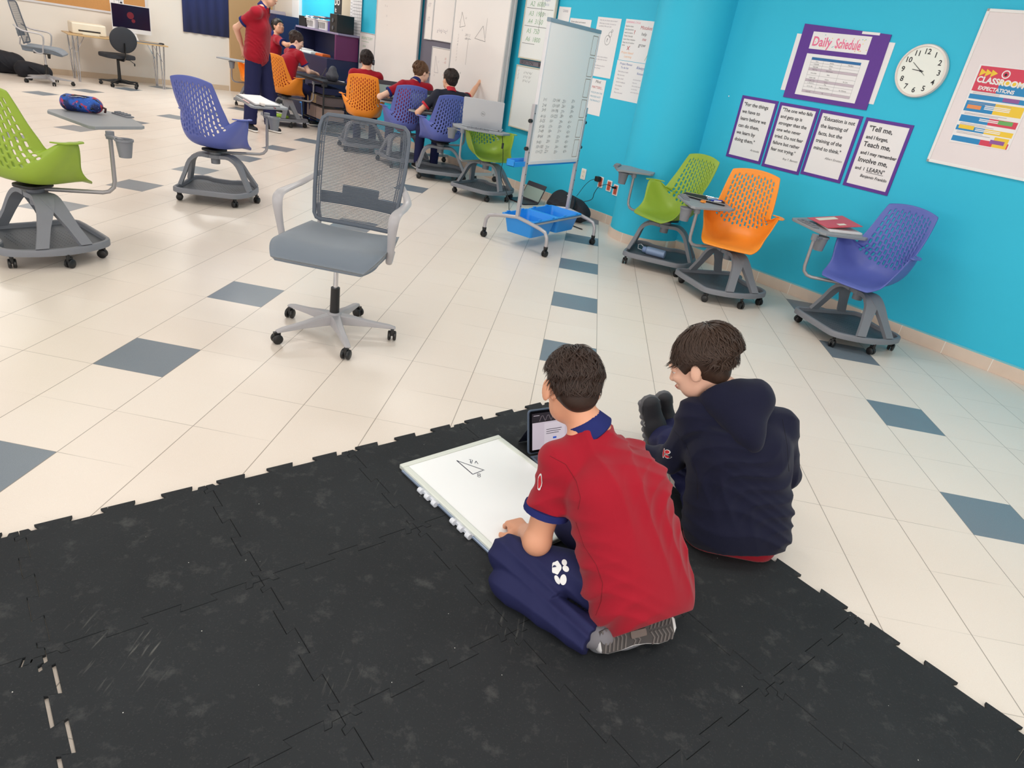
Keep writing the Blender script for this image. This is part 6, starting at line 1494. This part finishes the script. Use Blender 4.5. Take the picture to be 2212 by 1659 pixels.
Xk = XL(WL); OBJ('cork', MB().prism([(-6.0,1.11),(-.76,1.11),(-.76,2.3),(-6.0,2.3)], .002, .014, X=Xk), M('cork',(206,150,92),.9,var=.10,vscale=60), t)
mb = MB()
for q in ((-6.03,1.08,-.73,1.11),(-.76,1.11,-.73,2.33),(-6.03,2.3,-.76,2.33)): mb.prism([(q[0],q[1]),(q[2],q[1]),(q[2],q[3]),(q[0],q[3])], .001, .022, X=Xk)
OBJ('cork_frame', mb, M('frame grey white',(222,218,220),.4), t)
t = thing('pinned_sheet', 'small white printed sheet pinned on the cork board over the computer', 'paper', F(-10.78,-1.2,1.25), world=True)
OBJ('sheet', MB().prism([(-1.32,1.235),(-1.10,1.235),(-1.10,1.50),(-1.32,1.50)], .0145, .016, X=Xk), paper, t)
mb = MB()
for z_ in (1.30,1.37,1.44): quad(mb, Xk, -1.31, z_, -1.11, z_+.004, .0165)
for x in (-1.25,-1.18): quad(mb, Xk, x, 1.25, x+.004, 1.49, .0165)
disc(mb, Xk, -1.14, 1.27, .02, .0166); OBJ('print', mb, PEN['k'], t)
o = OBJ('wall_curtain', MB().add([Xk(-.144+.83*i/24, z_, .03+.018*sin(i*1.3)) for z_ in (.955,2.2) for i in range(25)], [(i,i+1,26+i,25+i) for i in range(24)]), M('navy curtain cloth',(44,54,104),.9,sheen=.2), None, smooth=True)
s_ = o.modifiers.new('s','SOLIDIFY'); s_.thickness = .006; tag(o, 'navy blue cloth hanging on the left wall near the tan door', 'curtain')
# dark bags by the left chair
for k, (a, b, sc_, lab) in enumerate(((-10.35,-3.05,1.25,'big black bag in the bottom left corner of the far wall'),(-10.0,-2.62,.8,'smaller black bag leaning against the big one by the chair'))):
    c0 = F(a,b,0); t = thing('backpack', lab, 'bag', c0, world=True); f = Field(np.array(c0)-.5+V3((0,0,.44)), np.array(c0)+.5, .012); c = V3(c0)
    f.cap(c-A3*.02-B3*.2*sc_+V3((0,0,.14*sc_)), c+B3*.15*sc_+V3((0,0,.12*sc_)), .17*sc_, .13*sc_, k=.06); f.wrinkle(.012, [(.7,.4,.6,18,1)], 8+k); f.plane((0,0,.004),(0,0,-1)); field_obj('bag_body', f, bgm, t)
    OBJ('strap', MB().tube([c0+VA*.12*sc_-VB*.1+VZ*.22*sc_, c0+VA*.2*sc_+VZ*.14*sc_, c0+VA*.18*sc_+VB*.1*sc_+VZ*.05], .014, 6, flat=(1.4,.5)), bgm, t, smooth=True)

# ------------------------------------------------------------ bookcase corner
nv = M('navy laminate', (32,38,78), .5); pu = M('plum laminate', (104,40,92), .5)
t = thing('bookcase', 'low navy bookcase with a plum side and an upper shelf by the far corner', 'bookcase', F(-7.87,1.3,0), world=True)
OBJ('lower_cabinet', MB().obox(F(-8.72,1.00,0), VA*1.66, VB*.55, VZ*1.0), nv, t, bevel=.004)
OBJ('back_panel', MB().obox(F(-8.72,1.50,1.0), VA*1.66, VB*.03, VZ*.37), nv, t); OBJ('top_shelf', MB().obox(F(-8.72,1.16,1.36), VA*1.70, VB*.37, VZ*.028), M('shelf edge lilac',(150,140,170),.5), t, bevel=.003)
OBJ('side_panel', MB().obox(F(-7.10,1.14,1.0), VA*.05, VB*.39, VZ*.36), pu, t); OBJ('side_panel', MB().obox(F(-8.72,1.14,1.0), VA*.05, VB*.39, VZ*.36), nv, t)
rr = random.Random(11)
for k, (a, b, w_, d_, h_, c, lab) in enumerate(((-8.45,1.08,.45,.26,.05,(236,232,230),'stack of white papers on the lower bookcase surface, left'),(-7.98,1.06,.40,.25,.035,(214,222,222),'pale grey paper stack beside the white stack'),(-7.55,1.05,.25,.16,.04,(226,110,50),'orange cloth bundle on the lower bookcase surface'))):
    o = OBJ('paper_stack' if k < 2 else 'orange_cloth', MB().box(F(a,b+.1,1.0+h_/2), (w_,d_,h_), Matrix.Rotation(radians(-45+rr.uniform(-6,6)),3,'Z'), taper=.9), M('stack %d' % k, c, .8), None, bevel=.008); tag(o, lab, 'paper stack' if k < 2 else 'cloth')
for k, (a, lab) in enumerate(((-8.20,'white plastic basket with slots on the top shelf, left one'),(-7.72,'white plastic basket with slots on the top shelf, right one'))):
    t = thing('basket', lab, 'basket', F(a,1.30,1.39), world=True, group='white baskets on the shelf')
    bin_('basket_shell', F(a,1.30,0), .36, .22, .15, 1.389, t, ex=VA, taper=.85, m=M('white basket',(238,236,236),.5))
    mb = MB()
    for i in range(7): mb.obox(F(a-.13+.04*i,1.30-.112,1.41), VA*.012, -VB*.003, VZ*.09)
    OBJ('slots', mb, dk, t)
o = OBJ('storage_box', MB().obox(F(-8.68,1.2,1.389), VA*.28, VB*.28, VZ*.16), blk, None, bevel=.004); tag(o, 'black box at the left end of the top shelf', 'box')
o = OBJ('storage_box', MB().obox(F(-7.50,1.2,1.389), VA*.12, VB*.28, VZ*.14), M('purple box',(70,52,140),.5), None, bevel=.004); tag(o, 'purple box right of the baskets on the top shelf', 'box')
for k in range(5):
    o = OBJ('folder', MB().box(F(-8.3+.16*k,1.36,1.56+.006*k), (.34,.25,.014), Matrix.Rotation(radians(-45+rr.uniform(-12,12)),3,'Z')), M('pile %d' % k, [(240,240,242),(110,80,180),(150,120,90),(236,236,238),(60,60,120)][k], .6), None); tag(o, ['white folder at the left of the pile on the baskets','violet folder in the pile on the baskets','tan folder in the pile on the baskets','second white folder in the pile on the baskets','dark blue folder at the right of the pile on the baskets'][k], 'folder', 'folders on the baskets')
o = OBJ('speaker_box', MB().obox(F(-7.35,1.16,1.39), VA*.26, VB*.3, VZ*.26), blk, None, bevel=.006); tag(o, 'black speaker box at the right end of the top shelf', 'speaker')
c = MB(); 
for z_ in (1.45,1.56): c.cyl(F(-7.22,1.158,z_), F(-7.22,1.150,z_), .03, n=14)
c = OBJ('speaker_cone', c, M('grey cone',(90,92,98),.5), None); c.parent = o
t = thing('desk_sign', 'black and white sign with large letters DO standing on the speaker box', 'sign', F(-7.2,1.3,1.65), world=True)
Xd = frame(F(0,1.22,0), VA, VZ); OBJ('sign_board', MB().prism([(-7.33,1.652),(-7.08,1.652),(-7.08,1.88),(-7.33,1.88)], -.01, 0, X=Xd), M('sign black',(36,36,40),.5), t)
mb = MB(); text_into(mb, Xd, 'DO', -7.32, 1.78, .12, d=.001, thin=.004); text_into(mb, Xd, 'it', -7.30, 1.68, .09, d=.001, thin=.003); OBJ('lettering', mb, paper, t)
t = thing('cabinet', 'dark navy cabinet in the far corner behind the kneeling boy', 'cabinet', F(-9.9,1.25,0), world=True)
OBJ('cabinet_body', MB().obox(F(-10.35,1.08,0), VA*.95, VB*.42, VZ*1.50), nv, t, bevel=.004)
for a in (-10.33,-9.86): OBJ('door', MB().obox(F(a,1.062,.05), VA*.45, VB*.018, VZ*1.42), nv, t, bevel=.003)
o = OBJ('paper_stack', MB().box(F(-9.95,1.25,1.53), (.5,.3,.06), Matrix.Rotation(radians(-50),3,'Z'), taper=.92), M('brown grey files',(150,132,136),.7), None, bevel=.008); tag(o, 'grey brown pile of files on the corner cabinet', 'paper stack')
# black desk with wire rack behind the typing boy
t = thing('black_desk', 'black desk with an open wire shelf frame beside the typing boy', 'desk', tuple(F(-6.75,.75,0)), world=True)
DX = VA.copy(); DY = VB.copy(); D0 = F(-7.35,.53,0)
OBJ('desktop', MB().obox(D0+VZ*.70, DX*1.20, DY*.44, VZ*.03), M('black desk top',(40,38,44),.4), t, bevel=.004)
for x in (.45,1.17):
    mb = MB()
    for y in (.03,.41): mb.cyl(D0+DX*x+DY*y, D0+DX*x+DY*y+VZ*.70, .014, n=8)
    for z_ in (.15,.36,.52): mb.cyl(D0+DX*x+DY*.03+VZ*z_, D0+DX*x+DY*.41+VZ*z_, .010, n=8)
    OBJ('leg_frame', mb, blk, t)
mb = MB()
for z_ in (.15,.36,.52):
    for y in (.03,.41): mb.cyl(D0+DX*.45+DY*y+VZ*z_, D0+DX*1.17+DY*y+VZ*z_, .010, n=8)
OBJ('wire_shelf', mb, blk, t)
for k, (x, z_, w_, h_, c, lab) in enumerate(((.60,.165,.30,.17,(150,128,122),'brown cardboard box low in the wire shelf, left'),(.94,.165,.30,.17,(168,146,138),'lighter brown cardboard box low in the wire shelf, right'),(.60,.375,.30,.13,(196,168,130),'tan box on the middle of the wire shelf'),(.94,.375,.28,.12,(110,96,96),'grey box on the middle of the wire shelf, right'),(.62,.535,.55,.09,(34,40,80),'navy box on the top of the wire shelf'))):
    o = OBJ('shelf_box', MB().obox(D0+DX*(x-.10)+DY*.06+VZ*z_, DX*w_, DY*.33, VZ*h_), M('box %d' % k, c, .7), None, bevel=.004); tag(o, lab, 'box')
t = thing('laptop', 'dark tablet laptop that the boy in the near orange chair types on', 'laptop', (-4.2,5.3,.702), world=True)
lx = Vector((.35,-.94,0)).normalized(); l0 = Vector((-4.30,5.46,.702)); ln = VZ.cross(lx)
OBJ('keyboard_deck', MB().obox(l0, lx*.26, ln*-.17, VZ*.010), M('grey keyboard',(0,0,0)), t)
Xz = frame(l0+VZ*.012, lx, (VZ+ln*.55)); OBJ('screen_lid', MB().prism(rrect(.27,.19,.01,3,.13,.095), -.008, 0, X=Xz), M('dark laptop',(0,0,0)), t)
t.children[0].matrix_local = Matrix.Identity(4)
o = OBJ('paper_stack', MB().box((-3.98,5.33,.714), (.22,.16,.020), Matrix.Rotation(.2,3,'Z')), paper, None, bevel=.003); tag(o, 'white paper pad beside the dark tablet laptop', 'paper stack')
c0 = F(-6.33,.76,.732); t = thing('dark_bag', 'crumpled dark grey bag at the right end of the black desk', 'bag', c0, world=True)
f = Field(np.array(c0)-.2, np.array(c0)+.26, .01); f.cap(c0+VZ*.08, c0+VZ*.15, .10, .06, k=.03); f.wrinkle(.012, [(.6,.5,.7,40,1),(.9,-.3,.2,30,.8)], 2); f.plane(c0, (0,0,-1)); field_obj('bag_body', f, M('dark grey nylon',(66,68,78),.6), t)
t = thing('storage_crate', 'bright blue plastic crate on the floor behind the near orange chair', 'crate', (-4.50,5.60,0), world=True)
bin_('crate', Vector((-4.48,5.62,0)), .40, .24, .24, .05, t, ex=DX, taper=.86)
for o_ in ((-.15,-.08),(.15,-.08),(-.15,.08),(.15,.08)): OBJ('crate_foot', MB().cyl(Vector((-4.48,5.62,0))+DX*o_[0]+DY*o_[1], Vector((-4.48,5.62,0))+DX*o_[0]*.9+DY*o_[1]*.9+VZ*.055, .02, n=8), bb, t)
o = OBJ('green_bag', MB().ell((-4.66,4.82,.125), (.13,.09,.035)), M('green cloth',(150,190,60),.8), None, smooth=True); tag(o, 'lime green cloth pouch on the tray of the typing boy chair', 'pouch')

# ------------------------------------------------------------ people further back
def rotz(v, c, y): return (c[0]+cos(y)*v[0]-sin(y)*v[1], c[1]+sin(y)*v[0]+cos(y)*v[1], v[2])
def seated(label, c, yaw, lean=.0, arms='table', turn=0, headdown=.2, lift=0, ov=None, lat=0, **k):
    y = radians(yaw); B = dict(pelvis=(-.06,0,.535), chest=(-.05+lean*.5,lat*.5,.80), neck=(lean-.02,lat,.985), head=(lean+.03,lat,1.105), shL=(lean-.02,.165+lat,.925), shR=(lean-.02,-.165+lat,.925),
      hipL=(-.02,.085,.535), hipR=(-.02,-.085,.535), knL=(.34,.11,.51), knR=(.34,-.11,.51), anL=(.36,.11,.09), anR=(.36,-.11,.09),
      elL=(lean+.10,.235+lat,.72), elR=(lean+.10,-.235+lat,.72), wrL=(lean+.29,.12+lat,.765), wrR=(lean+.29,-.12+lat,.765))
    if ov: B.update(ov)
    J = {q: rotz(v, c, y) for q, v in B.items()}; J = {q: (v[0],v[1],v[2]+(lift if q not in ('anL','anR','knL','knR') else 0)) for q, v in J.items()}
    a = y+radians(turn); hf = (cos(a), sin(a), -headdown); hu = (cos(a)*headdown*.8, sin(a)*headdown*.8, 1)
    return person(label, J, s=.93, hs=.95, h=.009, fwd=(cos(y), sin(y), 0), hfwd=hf, hup=hu, wr=.004, loc=(c[0],c[1],0), **k)
cp_ = M('crimson polo cotton',(0,0,0)); nvs = M('black navy pullover',(24,26,42),.85)
tH, TH, JH, _ = seated('boy with black headphones sitting in an orange chair with his back to us', (-3.06,3.88), 104, lean=.02, headdown=.25, lift=.035, hair=(40,30,28), strands=500, face=False, hair_kw=dict(mess=.8, lift=.02), lat=.0, collar=False)
mb = MB(); hp = M('headphone grey', (70,74,84), .4)
mb.tube([TH(-.01,.092*cos(a)*1.0,.02+.112*sin(a)) for a in [pi*k/16 for k in range(17)]], .009, 8, flat=(1.6,.6)); ho_ = thing('headphones', 'dark grey over ear headphones worn by the boy in the orange chair', 'headphones', tH.location, world=True)
OBJ('headband', mb, hp, ho_, smooth='auto')
for y in (-1,1): OBJ('ear_cup', MB().lathe([(0,-.006),(.030,-.006),(.036,0),(.036,.018),(.028,.026),(0,.028)], TH(-.006,.080*y,-.010), 20, axis=Vector(TH(0,y,0)-TH(0,0,0))), hp, ho_, smooth='auto')
seated('boy in glasses smiling to his right in a blue chair', (-2.33,3.27), 118, lean=.06, lat=-.12, turn=-72, headdown=.15, lift=.03, hair=(98,68,46), strands=500, skin=(236,190,164), ov=dict(head=(.09,-.20,1.105), elL=(.02,.33,.76), wrL=(.28,.20,.76)))
tg = [o for o in COL.objects if o.name.startswith('person') and 'glasses' in o.get('label','')][0]
def head_T(c, hf, hu, s):
    hc, R = head_frame(c, hf, hu); return lambda x, y, z: Vector(hc+R @ V3((x*s, y*s, z*s)))
y_ = radians(118); hcx = rotz((.09,-.20,1.135), (-2.33,3.27), y_); a_ = y_-radians(72); TG = head_T(hcx, (cos(a_),sin(a_),-.15), (cos(a_)*.12,sin(a_)*.12,1), .95)
gs = thing('eyeglasses', 'black framed glasses worn by the smiling boy', 'glasses', tg.location, world=True); gb = blk
for y in (1,-1):
    OBJ('rim', MB().tube([TG(.102-abs(.031*y+.022*cos(a)-.0)*.12,.031*y+.022*cos(a),.003+.016*sin(a)) for a in [2*pi*k/20 for k in range(20)]], .0018, 6, closed=True), gb, gs)
    OBJ('temple', MB().tube([TG(.094,.054*y,.008), TG(.05,.074*y,.010), TG(-.005,.082*y,.006)], .0018, 6), gb, gs)
OBJ('bridge', MB().tube([TG(.100,-.010,.005), TG(.104,0,.008), TG(.100,.010,.005)], .0016, 6), gb, gs)
# boy writing on the board, right arm raised with a marker
Pw = Vector((-1.76,2.80,0)); yw = radians(124.9)
def inv(p): d = Vector(p)-Pw; return (cos(yw)*d.x+sin(yw)*d.y, -sin(yw)*d.x+cos(yw)*d.y, d.z)
hx = F(-3.10,1.30,1.15); ex_ = F(-3.12,1.05,.97)
seated('boy in a dark pullover writing on the tall mobile board with his right hand', (Pw.x,Pw.y), 124.9, lean=.05, lat=-.10, headdown=.1, turn=10, lift=.02, hair=(46,34,30), strands=500, face=False, sleeve='short', shirt=nvs, trim=M('crimson trim',(190,30,46),.8),
  hands={'R': dict(d=(.3,.5,.75), n=(.6,.6,-.3), curl=(.9,1,1,1))}, ov=dict(elR=(.20,-.44,.93), wrR=(.34,-.62,1.12), elL=(.08,.27,.70), wrL=(.27,.14,.75)))
wrp = Vector(rotz((.34,-.62,1.14), (Pw.x,Pw.y), yw)); tv = Vector((.3,.5,.75)).normalized()
o = OBJ('marker_pen', MB().cyl(wrp+tv*.06-Vector((.03,0,0)), wrp+tv*.08+Vector((-.05,.09,.02)), .009, n=10), M('black marker pen',(30,30,36),.4), None, smooth='auto'); tag(o, 'dark marker pen held up to the mobile board', 'pen')
# laptops in front of the seated boys
for k, (c, yw_, lab) in enumerate((((-2.62,3.66),118,'black laptop open in front of the boy wearing glasses'), ((-2.02,3.12),125,'dark laptop with a pale screen left of the boy in the dark pullover'))):
    y = radians(yw_); fx = Vector((cos(y),sin(y),0)); fy = Vector((-sin(y),cos(y),0)); p = Vector((c[0],c[1],.722)); t = thing('laptop', lab, 'laptop', p, world=True)
    OBJ('keyboard_deck', MB().obox(p-fy*.17-fx*.11, fx*.22, fy*.34, VZ*.012), M('dark laptop',(0,0,0)), t)
    Xq = frame(p+fy*.17+fx*.11+VZ*.012, -fy, (VZ+fx*.25).normalized()); OBJ('screen_lid', MB().prism(rrect(.34,.22,.01,3,.17,.11), -.008, 0, X=Xq), M('dark laptop',(0,0,0)), t)
    mb = MB(); quad(mb, Xq, .012, .02, .328, .165, .0006); OBJ('screen', mb, M('pale screen',(150,172,170),.3), t)
seated('boy typing on a laptop at the black desk, fringe over his forehead', (-4.62,5.02), 52, lean=.10, turn=-38, headdown=.35, lift=.09, hair=(58,42,38), strands=600, skin=(238,196,176), hair_kw=dict(fringe=1.35, lift=.02), ov=dict(wrL=(.40,.06,.70), wrR=(.40,-.07,.70), elL=(.20,.22,.72), elR=(.20,-.22,.72)))
person('boy half hidden behind the standing boy, reaching out with his right arm', dict(pelvis=(-5.35,6.05,.72), chest=(-5.28,5.95,1.00), neck=(-5.22,5.88,1.21), head=(-5.16,5.86,1.335), shL=(-5.36,6.02,1.14), shR=(-5.12,5.78,1.14),
   elL=(-5.5,6.0,.95), wrL=(-5.4,5.8,.85), elR=(-4.92,5.62,1.10), wrR=(-4.74,5.42,1.13), hipL=(-5.42,6.12,.70), hipR=(-5.28,5.98,.70), knL=(-5.40,6.02,.38), knR=(-5.24,5.90,.38), anL=(-5.45,6.2,.08), anR=(-5.28,6.08,.08)),
   s=.93, hs=.95, h=.009, fwd=(.7,-.5,0), hfwd=(.75,-.45,.25), hup=(-.1,.1,1), hair=(42,32,30), strands=400, skin=(222,168,140), wr=.004)
person('standing boy in a crimson polo and navy trousers with one arm behind his back', dict(pelvis=(-4.62,3.96,1.00), chest=(-4.60,3.97,1.30), neck=(-4.52,3.97,1.575), head=(-4.45,3.97,1.715), shL=(-4.60,4.14,1.49), shR=(-4.55,3.79,1.49),
   elL=(-4.70,4.20,1.24), wrL=(-4.66,4.14,1.04), elR=(-4.84,3.82,1.27), wrR=(-4.84,3.98,1.05), hipL=(-4.60,4.06,.97), hipR=(-4.62,3.86,.97), knL=(-4.52,4.06,.53), knR=(-4.64,3.84,.53), anL=(-4.46,4.03,.09), anR=(-4.66,3.80,.09)),
   s=1.10, hs=1.02, h=.010, fwd=(.93,-.36,0), hfwd=(.93,.1,-.15), hair=(44,34,32), strands=400, skin=(226,176,150), toe={'L': (.9,-.35,0), 'R': (.8,-.6,0)}, wr=.008, shoe=(26,26,32), torso_r=1.15, leg_r=1.35)
for o in COL.objects:
    if o.get('_w') is not None: del o['_w']
